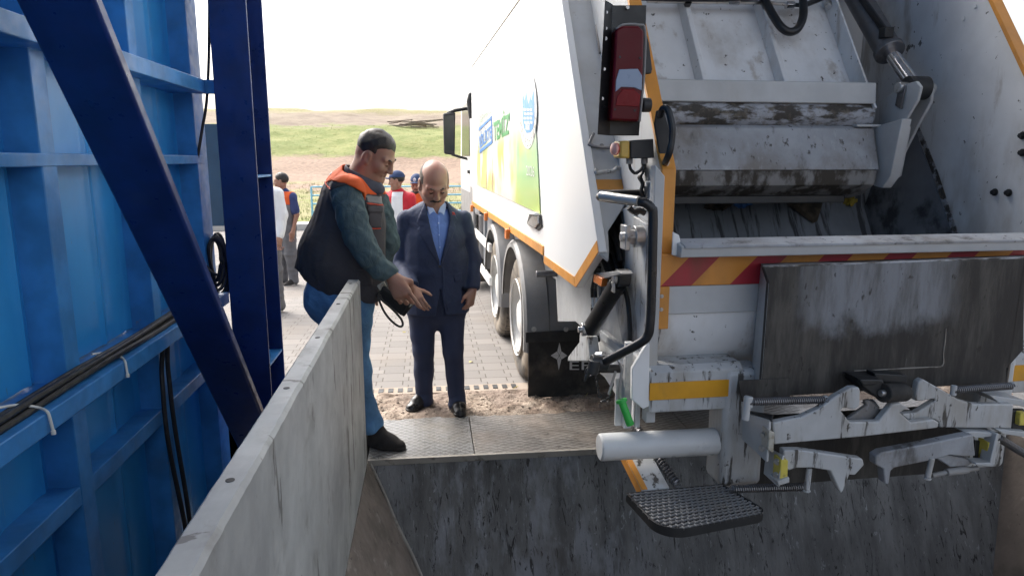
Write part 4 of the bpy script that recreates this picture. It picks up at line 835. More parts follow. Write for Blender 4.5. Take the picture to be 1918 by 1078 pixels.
B(MB().prism([P(x, y, X=.895) for x, y in [(1140,430),(1163,395),(1168,470),(1166,520),(1136,520),(1128,490)]], (.02,0,0)), 'recess_shade', 'black_plastic', bevel=.004)  # black block stands in for the shade of the mechanism's recess
for k, (xa, xb) in enumerate(((1109,1110),(1115,1118))): B(MB().tube([P(x, y, X=.87) for x, y in [(xa+8,500),(xa,540),(xb,600),(xb+3,640)]], .0085, 10), 'hydraulic_hose', 'cable_black', bevel=0)
hs = MB(); hs.tube([P(x, y, X=.88) for x, y in [(1135,430),(1142,450),(1150,480),(1162,520),(1175,560),(1180,620),(1178,660)]], .010, 10)
B(MB().tube([P(x, y, X=.885) for x, y in [(1146,420),(1155,450),(1163,490)]], .014, 10), 'hydraulic_hose', 'cable_black', bevel=0)
B(hs, 'hydraulic_hose', 'cable_black', bevel=0)
for x in (1110, 1117.5): B(MB().tube([P(x, 557, X=.868), P(x+.4, 576, X=.868)], .011, 10), 'hose_ferrule', 'steel_bright', bevel=0)
lc = P(1122, 521, X=.79); B(MB().prism([P(x, y, X=.79) for x, y in [(1112,513),(1128,521),(1126,537),(1111,528)]], (.03,.015,0)), 'marker_lamp', 'marker_amber', bevel=.003)
B(MB().prism([P(x, y, X=.80) for x, y in [(1115,511),(1160,507),(1164,513),(1130,522)]], (.05,0,0)).cyl(P(1130,523,X=.83), P(1158,518,X=.86), .016), 'lamp_bracket', 'grey_plastic')
# grab rail
hr = MB(); hr.tube([P(1204,362,Y=2.66), P(1150,363,Y=2.62), P(1128,367,Y=2.55), P(1127,369,Y=2.45), P(1160,373,Y=2.36), P(1200,378,Y=2.30), P(1212,382,Y=2.29), P(1220,391,Y=2.285), P(1223,410,Y=2.285), P(1220,560,Y=2.285), P(1217,612,Y=2.285), P(1213,628,Y=2.29), P(1202,640,Y=2.30), P(1160,663,Y=2.36), P(1122,683,Y=2.44)], .0165, 14)
rl = B(hr, 'grab_rail', 'black_paint', bevel=0)
B(MB().tube([P(1126.5,366.5,Y=2.43), P(1160,371.5,Y=2.352), P(1196,376.3,Y=2.296)], .0172, 12), 'rail_highlight', 'highlight_steel', rl, 0)  # bright steel laid over the black rail as its silver highlight
B(MB().tube([P(1120,690,Y=2.47), P(1180,690,Y=2.56)], .017, 12), 'rail_stub', 'black_paint', rl, 0)
jb = P(1121, 686, Y=2.43); B(MB().tube([jb+Vector((-.03,0,.02)), jb+Vector((.035,.0,.01))], .028, 14).cyl(jb+Vector((-.03,-.02,-.02)), jb+Vector((-.02,-.02,.03)), .022, n=12), 'rail_joint', 'steel_dark', rl)
B(MB().tube([P(1117,668,Y=2.46), P(1131,668,Y=2.44)], .020, 16), 'rail_boss', 'steel_bright', rl)
B(MB().prism([P(x, y, X=.90) for x, y in [(1176,662),(1183,659),(1184,711),(1176,706)]], (.01,0,0)), 'rail_plate', 'black_paint', rl)
for y in (666, 684, 702): B(MB().bolt(P(1179, y, X=.90), (-1,0,0), .008, .01), 'bolt', 'steel_dark', rl, 0)
# chain with hook, lever with green grip
ch = MB(); cpts = [P(x, y, Y=2.43) for x, y in [(1116,690),(1116,705),(1119,725),(1123,740),(1130,750),(1138,748),(1144,735),(1148,712),(1153,695)]]
dl = []
for a, b in zip(cpts[:-1], cpts[1:]):
    kk = max(1, int((b-a).length/.014)); dl += [a+(b-a)*(i/kk) for i in range(kk)]
for i, p in enumerate(dl[:-1]):
    d = (dl[i+1]-p).normalized(); sx_ = d.cross(Vector((0,1,0))).normalized() if i % 2 else Vector((0,1,0))
    ch.tube([p+d*(.010*math.cos(t))+sx_*(.0055*math.sin(t)) for t in np.linspace(0, 2*math.pi, 11)[:-1]], .0022, 5, closed=True)
B(ch, 'safety_chain', 'steel_dark', bevel=0)
B(MB().tube([P(x, y, Y=2.42) for x, y in [(1113,678),(1108,688),(1104,694),(1098,704),(1095,714)]], [.008,.012,.006,.008,.004], 8).tube([P(1104,696,Y=2.42)+Vector((.014*math.cos(t),0,.018*math.sin(t))) for t in np.linspace(0,6.0,12)], .004, 6), 'chain_hook', 'steel_dark', bevel=0)
lv = B(MB().tube([P(x, y, Y=2.36) for x, y in [(1157,676),(1160,677),(1165,690),(1164,702),(1160,730),(1160,742),(1163,752)]], .0058, 8).tube([P(1153,695,Y=2.38), P(1140,738,Y=2.38)], .005, 8), 'release_lever', 'steel_bright', bevel=0)
ga = P(1163, 747, Y=2.36); gb_ = P(1181, 796, Y=2.33); gd = gb_-ga
B(MB().lathe(ga, gd, [(.010,0),(.021,.001),(.021,.012),(.0145,.014),(.014,.05),(.0155,gd.length-.004),(.014,gd.length),(.004,gd.length+.001)], 22), 'lever_grip', 'green_grip', lv, 0)
# ---- container lift: plate, hooks, springs, buffers
PYs = 2.27
pl_ = MB(); pts = [P(x, y, Y=PYs) for x, y in [(1438,528),(1428,503),(1920,486),(1918,650),(1884,692),(1884,716),(1480,743),(1422,735)]]
pl_.prism([P(x, y, Y=PYs) for x, y in [(1440,530),(1430,500),(1921,484),(1917,655),(1886,690),(1885,716),(1424,744)]], (0,.02,0))
def mat_liftplate():
    k = N('lift_plate'); x, y, z = k.xyz(); v = k.mapping((3,1,.5)); n = k.math('MULTIPLY', k.math('SUBTRACT', k.noise(2.4, 7, v, .65), .5), .35); n2 = k.math('MULTIPLY', k.math('SUBTRACT', k.noise(3, 7, k.mapping((2,1,1.2), loc=(5,2,1)), .65), .5), .32)
    xx = k.math('ADD', x, n); zz = k.math('ADD', z, n2)
    w = k.math('MULTIPLY', k.math('MULTIPLY', k.ramp(xx, -.44, -.28), k.ramp(xx, .06, .30, 1, 0)), k.ramp(zz, 1.04, 1.13))
    dirt = k.mix(k.ramp(k.noise(3, 8, v, .7), .42, .7), (.022,.021,.021,1), (.085,.08,.072,1))
    pale = k.mix(k.ramp(k.noise(5, 8, k.mapping((3,1,.5), loc=(2,2,2)), .68), .42, .68), (.20,.215,.24,1), (.11,.113,.118,1))
    c = k.mix(w, dirt, pale); c = k.mix(k.ramp(k.noise(26, 6, k.mapping((1.5,1,.7))), .64, .7, 0, .8), c, (.02,.018,.016,1))
    sc_ = k.ramp(k.noise(7, 8, k.mapping((3,1,.25), loc=(9,1,4)), .7), .66, .72, 0, .55); c = k.mix(sc_, c, (.3,.31,.31,1))
    k.bump(k.noise(24, 6, k.mapping((2,1,.5))), .35, .004); return k.done(c, .6, .1)
M['lift_plate'] = mat_liftplate()
lpl = B(pl_, 'lift_plate', 'lift_plate')
q0 = [P(1440,530,Y=PYs), P(1424,744,Y=PYs), P(1405,722,Y=2.40), P(1425,497,Y=2.40)]
B(MB().prism(q0, (.006,.006,0)), 'plate_flange', 'white_soiled', lpl, .001)
B(MB().prism([P(1425,496,Y=2.40), P(1921,480,Y=2.40), P(1921,484,Y=PYs), P(1430,501,Y=PYs)], (0,0,.006)), 'plate_top', 'roll', lpl, .001)
q1 = [P(1921,484,Y=PYs), P(1886,716,Y=PYs), P(1890,716,Y=2.42), P(1925,484,Y=2.42)]; B(MB().prism(q1, (-.006,0,0)), 'plate_flange', 'lift_plate', lpl, .001)
B(slab_px([(1384,712),(1480,708),(1480,748),(1390,752)], 2.262, .006), 'patch_plate', 'lift_plate', lpl, .001)
B(MB().tube([P(x, y, Y=PYs-.001) for x, y in [(1600,694),(1650,692),(1700,689),(1740,687),(1765,684),(1767,660),(1770,640),(1772,615)]], [.0016,.002,.0028,.002,.003,.002,.0028,.0015], 6), 'weld_bead', 'edge_steel', lpl, 0)
B(MB().box(1.335, 2.235, 2.40, 2.46, .40, .675), 'lower_plate', 'lift_plate')
# zoomed hook outlines (photo pixels)
def Zp(l): return [(1380+x/2.708, 680+y/2.708) for x, y in l]
HY = 2.14
def hook(l, y, th=.03, m='white_worn', name='lift_hook'):
    return B(MB().prism([P(a, b, Y=y) for a, b in Zp(l)], (0,th,0)), name, m, bevel=.005)
hook([(185,300),(330,272),(420,230),(500,170),(585,122),(622,122),(627,140),(625,215),(600,235),(540,225),(528,240),(575,298),(720,296),(790,208),(835,203),(885,238),(850,238),(828,250),(885,300),(1000,285),(1028,300),(1020,328),(640,372),(190,412)], HY)
hook([(905,190),(922,95),(945,80),(1130,185),(1210,207),(1405,207),(1395,330),(1032,326),(1028,298),(1000,283),(885,298),(835,258),(915,250),(1010,190),(1000,180),(935,192)], HY+.035)
hook([(560,285),(660,215),(650,190),(680,185),(740,240),(715,296),(600,296)], HY+.05, .02, 'white_grimy')
hook([(640,205),(700,185),(735,230),(700,215)], HY+.1, .02, 'white_grimy')
hook([(240,440),(330,440),(640,485),(648,515),(600,568),(572,565),(545,640),(530,660),(518,640),(475,545),(380,530),(300,532),(262,545),(240,520)], HY-.02, .035, 'white_worn', 'lower_hook')
hook([(705,470),(740,450),(960,410),(1200,360),(1212,470),(1150,472),(1080,465),(1000,490),(800,530),(782,545),(772,612),(752,612),(745,535),(705,515)], HY+.0, .04, 'white_grimy', 'lower_hook')
hook([(1000,470),(1090,465),(1210,500),(1170,520),(1085,528)], HY+.03, .05, 'white_grimy', 'lower_hook')
# mounts with buffers
def mount(l, y0, y1, m='white_soiled'):
    pts = Zp(l); n = len(pts); return B(MB().prism([P(pts[i][0], pts[i][1], Y=y0[i]) for i in range(n)], (.012,.006,0)), 'hook_mount', m)
m1 = mount([(30,250),(165,285),(150,502),(25,385)], [2.33,2.13,2.13,2.33], 0)
B(MB().prism([P(a, b, Y=yy) for (a, b), yy in zip(Zp([(35,245),(185,268),(180,300),(165,285)]), (2.33,2.2,2.12,2.13))], (0,.0,.008)), 'mount_top', 'steel_dark', m1)
B(MB().prism([P(a, b, Y=2.12) for a, b in Zp([(165,340),(193,352),(187,455),(158,440)])], (0,.05,0)), 'buffer', 'buffer_pale', m1)
for p_ in ((135,362),(127,430)): B(MB().bolt(P(*Zp([p_])[0], Y=2.155), (-.8,-.6,0), .008, .008), 'bolt', 'steel_bright', m1, 0)
m2 = mount([(150,430),(232,470),(208,628),(135,560)], [2.25,2.10,2.10,2.25], 0)
B(MB().prism([P(a, b, Y=2.10) for a, b in Zp([(225,488),(262,492),(258,592),(218,592)])], (0,.05,0)), 'buffer', 'buffer_yellow', m2)
B(MB().prism([P(a, b, Y=2.09) for a, b in Zp([(208,598),(268,578),(268,604),(210,622)])], (0,.06,0)), 'mount_lip', 'white_worn', m2)
for p_ in ((205,498),(200,566)): B(MB().bolt(P(*Zp([p_])[0], Y=2.12), (-.8,-.6,0), .008, .008), 'bolt', 'steel_bright', m2, 0)
m3 = B(MB().prism([P(a, b, Y=HY+.02) for a, b in Zp([(1160,350),(1200,345),(1330,355),(1310,370),(1212,380)])], (0,.12,0)), 'hook_mount', 'white_soiled')
B(MB().prism([P(a, b, Y=HY) for a, b in Zp([(1318,358),(1332,358),(1300,525),(1212,515),(1215,505),(1285,505)])], (0,.05,0)), 'mount_lip', 'white_soiled', m3)
B(MB().prism([P(a, b, Y=HY+.02) for a, b in Zp([(1278,400),(1312,405),(1302,495),(1268,500)])], (0,.05,0)), 'buffer', 'buffer_yellow', m3)
B(MB().prism([P(a, b, Y=HY+.06) for a, b in Zp([(1210,390),(1280,400),(1270,500),(1205,490)])], (0,.01,0)), 'mount_back', 'steel_dark', m3)
m4 = B(MB().prism([P(a, b, Y=HY+.06) for a, b in Zp([(1280,160),(1470,190),(1470,222),(1330,200)])], (0,.1,0)), 'hook_mount', 'white_soiled')
B(MB().prism([P(a, b, Y=HY+.05) for a, b in Zp([(1400,240),(1480,240),(1480,350),(1395,335)])], (0,.03,0)), 'mount_plate', 'steel_dark', m4); B(MB().prism([P(a, b, Y=HY+.03) for a, b in Zp([(1440,250),(1475,250),(1475,315),(1432,315)])], (0,.03,0)), 'buffer', 'buffer_yellow', m4)
B(MB().prism([P(a, b, Y=HY+.02) for a, b in Zp([(1320,335),(1480,350),(1480,378),(1350,358)])], (0,.1,0)), 'mount_lip', 'white_soiled', m4)
# roller block under the plate
rb = B(MB().prism([P(a, b, Y=2.16) for a, b in Zp([(625,82),(742,85),(765,150),(755,180),(735,186),(720,180),(640,118)])], (0,.1,0)).prism([P(a, b, Y=2.14) for a, b in Zp([(625,82),(740,84),(700,110),(640,112)])], (0,.05,0)), 'roller_block', 'steel_dark', bevel=.004)
r0 = P(*Zp([(740,150)])[0], Y=2.15); r1 = P(*Zp([(848,146)])[0], Y=2.20); B(MB().cyl(r0, r1, .034, n=28), 'roller', 'rubber', rb, .004); B(MB().cyl(r0-Vector((.012,0.003,0)), r0+Vector((.01,0,0)), .013, n=18), 'roller_pin', 'steel_bright', rb)
B(MB().prism([P(a, b, Y=2.2) for a, b in Zp([(700,50),(865,62),(862,100),(705,96)])], (0,.05,0)), 'block_plate', 'steel_dark', rb)
def spr(a, b, y, r, n, lab='hook_spring'):
    (ax, ay), (bx, by) = a, b; p, q = P(ax, ay, Y=y), P(bx, by, Y=y+.01); s = B(MB().spring(p, q, r, .0032, n), lab, 'steel_grey', bevel=0)
    B(MB().cyl(p-Vector((0,0,.02)), p+Vector((0,0,.018)), .011, n=12), 'spring_post', 'white_soiled', s, .002); B(MB().cyl(q-Vector((0,0,.012)), q+Vector((0,0,.014)), .008, n=12), 'spring_post', 'white_soiled', s, .002)
spr((1404,752), (1546,748), 2.16, .0115, 36); spr((1786,730), (1896,722), 2.18, .0115, 30); spr((1868,818), (1930,856), 2.20, .013, 24)
B(MB().cyl(P(1400,752,Y=2.16)+Vector((0,0,.02)), P(1396,786,Y=2.16), .013, n=14), 'spring_anchor', 'white_soiled')
for (a, b) in ((Zp([(368,530)])[0], Zp([(355,640)])[0]), (Zp([(990,480)])[0], Zp([(968,578)])[0])):
    B(MB().cyl(P(*a, Y=HY), P(*b, Y=HY), .010, n=14).cyl(P(*b, Y=HY), P(*b, Y=HY)-Vector((0,0,.008)), .013, n=14), 'hook_peg', 'white_worn')
B(MB().cyl(P(1745,890,Y=HY+.02), P(1772,884,Y=HY+.02), .009).cyl(P(1772,884,Y=HY+.02), P(1812,879,Y=HY+.03), .014).cyl(P(1812,879,Y=HY+.03), P(1832,876,Y=HY+.03), .009), 'gas_damper', 'grey_plastic')
# ---- rubbish caught in the hopper
def crumple(name, c, sx, sy, sz, m, lab, cat, seed, n=9):
    r = random.Random(seed); vs = []
    for i in range(n):
        for j in range(n):
            u = i/(n-1)-.5; w = j/(n-1)-.5; vs.append((c.x+sx*(u+.1*r.uniform(-1,1)), c.y+sy*(w+.1*r.uniform(-1,1)), c.z+sz*r.uniform(-1,1)+sz*1.2*math.sin(u*5+w*4)))
    o = link(name, [t2b(v) for v in vs], [(i*n+j, i*n+j+1, (i+1)*n+j+1, (i+1)*n+j) for i in range(n-1) for j in range(n-1)], M[m], loc=t2b(c), smooth=30)
    sol = o.modifiers.new('thickness', 'SOLIDIFY'); sol.thickness = .004; return tag(o, lab, cat)
fyz = lambda px, py: P(px, py, Y=3.5)
def onfloor(px, py):
    d = ray(px, py, YT); best = None
    for k in range(200):
        t = 2.2+k*.012; p = Vector((0,0,H))+d*t; zf = np.interp(p.y, [q[0] for q in fpz], [q[1] for q in fpz])
        if p.z <= zf+.004: return Vector((p.x, p.y, zf+.02))
    return p
crumple('plastic_bag', onfloor(1388, 394), .10, .09, .014, 'bag_blue', 'scrap of blue plastic bag on the hopper floor under the blade', 'plastic scrap', 3)
crumple('plastic_bag', onfloor(1452, 377), .35, .08, .02, 'bag_pale', 'grey crumpled plastic film caught under the packer blade', 'plastic scrap', 4)
crumple('paper_scrap', onfloor(1345, 390), .16, .07, .02, 'cardboard', 'brown crumpled paper left under the packer blade', 'paper scrap', 8)
crumple('fruit_peel', onfloor(1590, 389), .07, .06, .015, 'peel_yellow', 'yellowish peel at the right end under the packer blade', 'peel', 5)
w0 = [t2b(onfloor(x, y)) for x, y in [(1472,392),(1538,396),(1530,424),(1522,425)]]
o = MB().prism(w0, (0,-.012,.03)).build('cardboard_piece', M['cardboard'], loc=w0[0], bevel=.004); tag(o, 'dark wedge of wet cardboard sliding down the hopper floor', 'cardboard')
# ================================================================== people: fields of distance, turned into one continuous surface each
class Field:
    def __init__(s, lo, hi, h):
        s.lo = np.array(lo, float)-3*h; s.h = h; n = np.ceil((np.array(hi)-s.lo)/h).astype(int)+4; s.n = n
        s.ax = [s.lo[i]+h*np.arange(n[i]) for i in range(3)]; s.F = np.full(n, 1.0, np.float32)
    def sl(s, lo, hi, pad):
        a = np.clip(np.floor((np.array(lo)-pad-s.lo)/s.h).astype(int), 0, s.n); b = np.clip(np.ceil((np.array(hi)+pad-s.lo)/s.h).astype(int)+1, 0, s.n)
        q = tuple(slice(i, j) for i, j in zip(a, b)); X = s.ax[0][q[0]][:, None, None]; Y = s.ax[1][q[1]][None, :, None]; Z = s.ax[2][q[2]][None, None, :]
        return q, X, Y, Z
    def put(s, fn, lo, hi, k=.02, sub=False):
        q, X, Y, Z = s.sl(lo, hi, k+.03)
        if min(s.F[q].shape) == 0: return s
        d = fn(X, Y, Z); f = s.F[q]
        if sub: f, d = -f, d
        if k > 0:
            g = np.clip(.5+.5*(f-d)/k, 0, 1); r = f+(d-f)*g-k*g*(1-g)
        else: r = np.minimum(f, d)
        s.F[q] = -r if sub else r
        return s
    def rc(s, a, b, ra, rb=None, k=.02, n=None, q=1.0, sub=False):
        a = np.array(a, float); b = np.array(b, float); rb = ra if rb is None else rb; R_ = max(ra, rb)*max(1, 1)
        n = None if n is None else np.array(n, float)/np.linalg.norm(n)
        def fn(X, Y, Z):
            p = [X-a[0], Y-a[1], Z-a[2]]; d = b-a
            if n is not None:
                m = (p[0]*n[0]+p[1]*n[1]+p[2]*n[2])*(1/q-1); p = [p[i]+m*n[i] for i in range(3)]; d = d+n*(d@n)*(1/q-1)
            L = max(d@d, 1e-9); t = np.clip((p[0]*d[0]+p[1]*d[1]+p[2]*d[2])/L, 0, 1)
            return np.sqrt((p[0]-t*d[0])**2+(p[1]-t*d[1])**2+(p[2]-t*d[2])**2)-(ra+(rb-ra)*t)
        return s.put(fn, np.minimum(a, b)-R_, np.maximum(a, b)+R_, k, sub)
    def chain(s, pts, rr, k=.02, **o):
        for i in range(len(pts)-1): s.rc(pts[i], pts[i+1], rr[i], rr[i+1], k, **o)
        return s
    def ell(s, c, r, Rm=None, k=.02, sub=False):
        c = np.array(c, float); r = np.array(r, float); Rm = np.eye(3) if Rm is None else np.array(Rm)
        def fn(X, Y, Z):
            p = (X-c[0], Y-c[1], Z-c[2]); l = [p[0]*Rm[0, i]+p[1]*Rm[1, i]+p[2]*Rm[2, i] for i in range(3)]
            k0 = np.sqrt((l[0]/r[0])**2+(l[1]/r[1])**2+(l[2]/r[2])**2); k1 = np.sqrt((l[0]/r[0]**2)**2+(l[1]/r[1]**2)**2+(l[2]/r[2]**2)**2)+1e-9
            return k0*(k0-1)/k1
        m = r.max(); return s.put(fn, c-m, c+m, k, sub)
    def XYZ(s): return s.ax[0][:, None, None], s.ax[1][None, :, None], s.ax[2][None, None, :]
    def halfspace(s, p, n, k=0.0):      # keeps the side the normal points away from
        X, Y, Z = s.XYZ(); n = np.array(n, float); n /= np.linalg.norm(n); d = (X-p[0])*n[0]+(Y-p[1])*n[1]+(Z-p[2])*n[2]; s.F = np.maximum(s.F, d.astype(np.float32)); return s
    def wrinkle(s, amp, fx, seed=1):
        r = np.random.RandomState(seed); X, Y, Z = s.XYZ(); w = 0
        for i in range(5):
            a = r.randn(3)*np.array(fx); b = r.randn(3)*np.array(fx)*.6; w = w+np.sin(X*a[0]+Y*a[1]+Z*a[2]+r.rand()*6+1.4*np.sin(X*b[0]+Y*b[1]+Z*b[2]+r.rand()*6))/(1+.3*i)
        s.F = s.F+(amp*w/2).astype(np.float32); return s
    def cap(s, c, d, rad):
        """a clean cloth edge: cuts the field square across direction d at c, within rad"""
        c = np.array(c, float); d = np.array(d, float)/np.linalg.norm(d); q, X, Y, Z = s.sl(c-rad, c+rad, 0); g = (X-c[0])*d[0]+(Y-c[1])*d[1]+(Z-c[2])*d[2]; r2 = (X-c[0])**2+(Y-c[1])**2+(Z-c[2])**2
        s.F[q] = np.where(r2 < rad*rad, np.maximum(s.F[q], g), s.F[q]); return s
    def copy(s):
        o = Field.__new__(Field); o.__dict__ = dict(s.__dict__); o.F = s.F.copy(); return o
    def surface(s, smooth=1):
        F = s.F.copy(); F[0] = F[-1] = 1; F[:, 0] = F[:, -1] = 1; F[:, :, 0] = F[:, :, -1] = 1
        I = F < 0; nx, ny, nz = F.shape
        c = np.zeros((nx-1, ny-1, nz-1), np.int8)
        for i in (0, 1):
            for j in (0, 1):
                for k in (0, 1): c += I[i:nx-1+i, j:ny-1+j, k:nz-1+k]
        act = np.argwhere((c > 0) & (c < 8)); idx = np.full(c.shape, -1, np.int64); idx[tuple(act.T)] = np.arange(len(act))
        acc = np.zeros((len(act), 3)); cnt = np.zeros(len(act))
        cor = [(i, j, k) for i in (0, 1) for j in (0, 1) for k in (0, 1)]
        for a in cor:
            for ax in range(3):
                if a[ax]: continue
                b = list(a); b[ax] = 1; fa = F[tuple((act+a).T)]; fb = F[tuple((act+b).T)]; m = (fa < 0) != (fb < 0)
                t = np.where(m, fa/(fa-fb+1e-12), 0)
                pt = act+np.array(a)+0.0; pt[:, ax] += t; acc[m] += pt[m]; cnt[m] += 1
        V = s.lo+s.h*acc/np.maximum(cnt, 1)[:, None]; Q = []
        for ax in range(3):
            u, w = [(1, 2), (2, 0), (0, 1)][ax]; a0 = [slice(None)]*3; a1 = [slice(None)]*3; a0[ax] = slice(0, -1); a1[ax] = slice(1, None)
            s0 = I[tuple(a0)]; s1 = I[tuple(a1)]; e = np.argwhere(s0 != s1); fl = s0[tuple(e.T)]
            du = np.zeros(3, int); du[u] = 1; dw = np.zeros(3, int); dw[w] = 1
            ok = (e[:, u] > 0) & (e[:, w] > 0); e = e[ok]; fl = fl[ok]
            q = np.stack([idx[tuple((e-du-dw).T)], idx[tuple((e-dw).T)], idx[tuple(e.T)], idx[tuple((e-du).T)]], 1)
            q[~fl] = q[~fl][:, ::-1]; Q.append(q)
        Q = np.concatenate(Q); Q = Q[(Q >= 0).all(1)]
        for _ in range(smooth):
            A = np.zeros_like(V); n = np.zeros(len(V))
            for i in range(4):
                a, b = Q[:, i], Q[:, (i+1) % 4]
                for p, r in ((a, b), (b, a)): np.add.at(A, p, V[r]); np.add.at(n, p, 1)
            V = .45*V+.55*A/np.maximum(n, 1)[:, None]
        return V, Q
    def build(s, name, m, parent, smooth=1):
        V, Q = s.surface(smooth); return link(name, V, Q, M[m] if isinstance(m, str) else m, parent, recalc=False, smooth=180)
def polyd(px, pz, poly):
    """signed distance to a flat polygon, negative inside"""
    d = None; ins = None; n = len(poly)
    for i in range(n):
        ax, az = poly[i]; bx, bz = poly[(i+1) % n]; ex_, ez = bx-ax, bz-az; wx, wz = px-ax, pz-az
        t = np.clip((wx*ex_+wz*ez)/(ex_*ex_+ez*ez+1e-12), 0, 1); q = (wx-t*ex_)**2+(wz-t*ez)**2; d = q if d is None else np.minimum(d, q)
        c = ((az > pz) != (bz > pz)) & (px < ex_*(pz-az)/(ez if abs(ez) > 1e-9 else 1e-9)+ax); ins = c if ins is None else ins ^ c
    return np.where(ins, -1, 1)*np.sqrt(d)
def patch(f, name, m, parent, poly, front=None, lift=.004, keep=.018, smooth=1):
    """a piece of cloth lying on garment f inside an outline given in X and Z, on the side y < front"""
    g = f.copy(); X, Y, Z = f.XYZ(); d = polyd(X+0*Y[:, :1], Z, poly)
    F = np.maximum(f.F-lift, d.astype(np.float32)); F = np.maximum(F, -(f.F+keep))
    if front is not None: F = np.maximum(F, (Y-front).astype(np.float32))
    g.F = F.astype(np.float32); return g.build(name, m, parent, smooth)
def rotm(fwd, up):
    f = np.array(fwd, float); f /= np.linalg.norm(f); u = np.array(up, float); u = u-f*(u@f); u /= np.linalg.norm(u); r = np.cross(f, u); return np.stack([r, f, u], 1)
def head(F, c, Rm, s=1.0, wide=1.0, jaw=1.0):
    c = np.array(c, float); Rm = np.array(Rm)
    def h(x, y, z): return c+Rm@(np.array([x*wide, y, z])*s)
    E = lambda p, r, k=.02, sub=False: F.ell(h(*p), np.array(r)*s*np.array([wide,1,1]), Rm, k*s, sub)
    L = lambda a, b, ra, rb=None, k=.012, sub=False: F.rc(h(*a), h(*b), ra*s, (ra if rb is None else rb)*s, k*s, sub=sub)
    E((0,-.012,.035), (.076,.096,.088)); E((0,.022,-.04), (.062*jaw,.068,.085), .03); E((0,.072,-.102), (.024*jaw,.022,.018), .03)
    for q in (-1, 1):
        L((q*.056*jaw,-.012,-.055), (q*.024,.062,-.104), .022, .017, .03); E((q*.043,.058,-.03), (.026,.026,.024), .025)
        L((q*.048,.070,.020), (q*.012,.084,.018), .012, .012, .014)
    for q in (-1, 1): E((q*.032,.094,-.001), (.021,.017,.0125), .012, True)
    for q in (-1, 1): E((q*.032,.073,-.003), (.0135,.0135,.0135), .004)
    L((0,.088,.012), (0,.107,-.033), .0085, .0135, .012)
    for q in (-1, 1): E((q*.0125,.098,-.037), (.0085,.011,.0085), .006)
    L((-.024,.080,-.066), (.024,.080,-.066), .0075, .0075, .008); L((0,.086,-.065), (0,.087,-.065), .008, .008, .008); L((-.018,.082,-.079), (.018,.082,-.079), .0085, .0085, .006)
    L((-.026,.088,-.0725), (.026,.088,-.0725), .003, .003, .003, True)
    for q in (-1, 1): L((q*.020,.083,-.018), (q*.045,.070,-.018), .002, .002, .005, True)
    for q in (-1, 1):
        E((q*.080,-.010,-.008), (.010,.022,.034), .006); E((q*.090,-.003,-.004), (.007,.012,.021), .003, True); L((q*.082,.004,-.034), (q*.08,.0,-.036), .009, .008, .008)
    return h
def eyes_brows(h, Rm, root, s, m='hair_dark', gaze=-.35, brow=1):
    fld = lambda pts, pad=.05: Field(np.min(pts, 0)-pad, np.max(pts, 0)+pad, .003)
    for q in (-1, 1):
        if brow:
            p = [h(q*.050,.075,.018), h(q*.034,.089,.025), h(q*.016,.093,.019)]; f = fld(p, .02); f.chain(p, [.0018*s,.0042*s,.0034*s], .006); f.build('eyebrow', m, root, 1)
        e = MB(); p = [h(q*.032+t, .0885-abs(t)*.35, -.0065-.0015*math.cos(t*120)) for t in np.linspace(-.012,.012,7)]; e.tube(p, [.0012*s,.0022*s,.0027*s,.0029*s,.0027*s,.0022*s,.0012*s], 6); e.build('eyelid_line', M['eye_dark'], root)
def scalp(name, m, root, c, Rm, s, lim, thick=.006, wr=.001, seed=3):
    """hair that thins out to nothing along its own outline"""
    g = Field(c-.22, c+.22, .0045); X, Y, Z = g.XYZ(); x, y, z = [((X-c[0])*Rm[0,i]+(Y-c[1])*Rm[1,i]+(Z-c[2])*Rm[2,i])/s for i in range(3)]
    e = np.sqrt((x/.076)**2+((y+.012)/.096)**2+((z-.035)/.088)**2); t = np.clip(-lim(x, y, z)*.35, -.012, thick)
    g.F = (((e-1)*.087-t)*s).astype(np.float32); g.wrinkle(wr, (70,70,70), seed); return g.build(name, m, root)
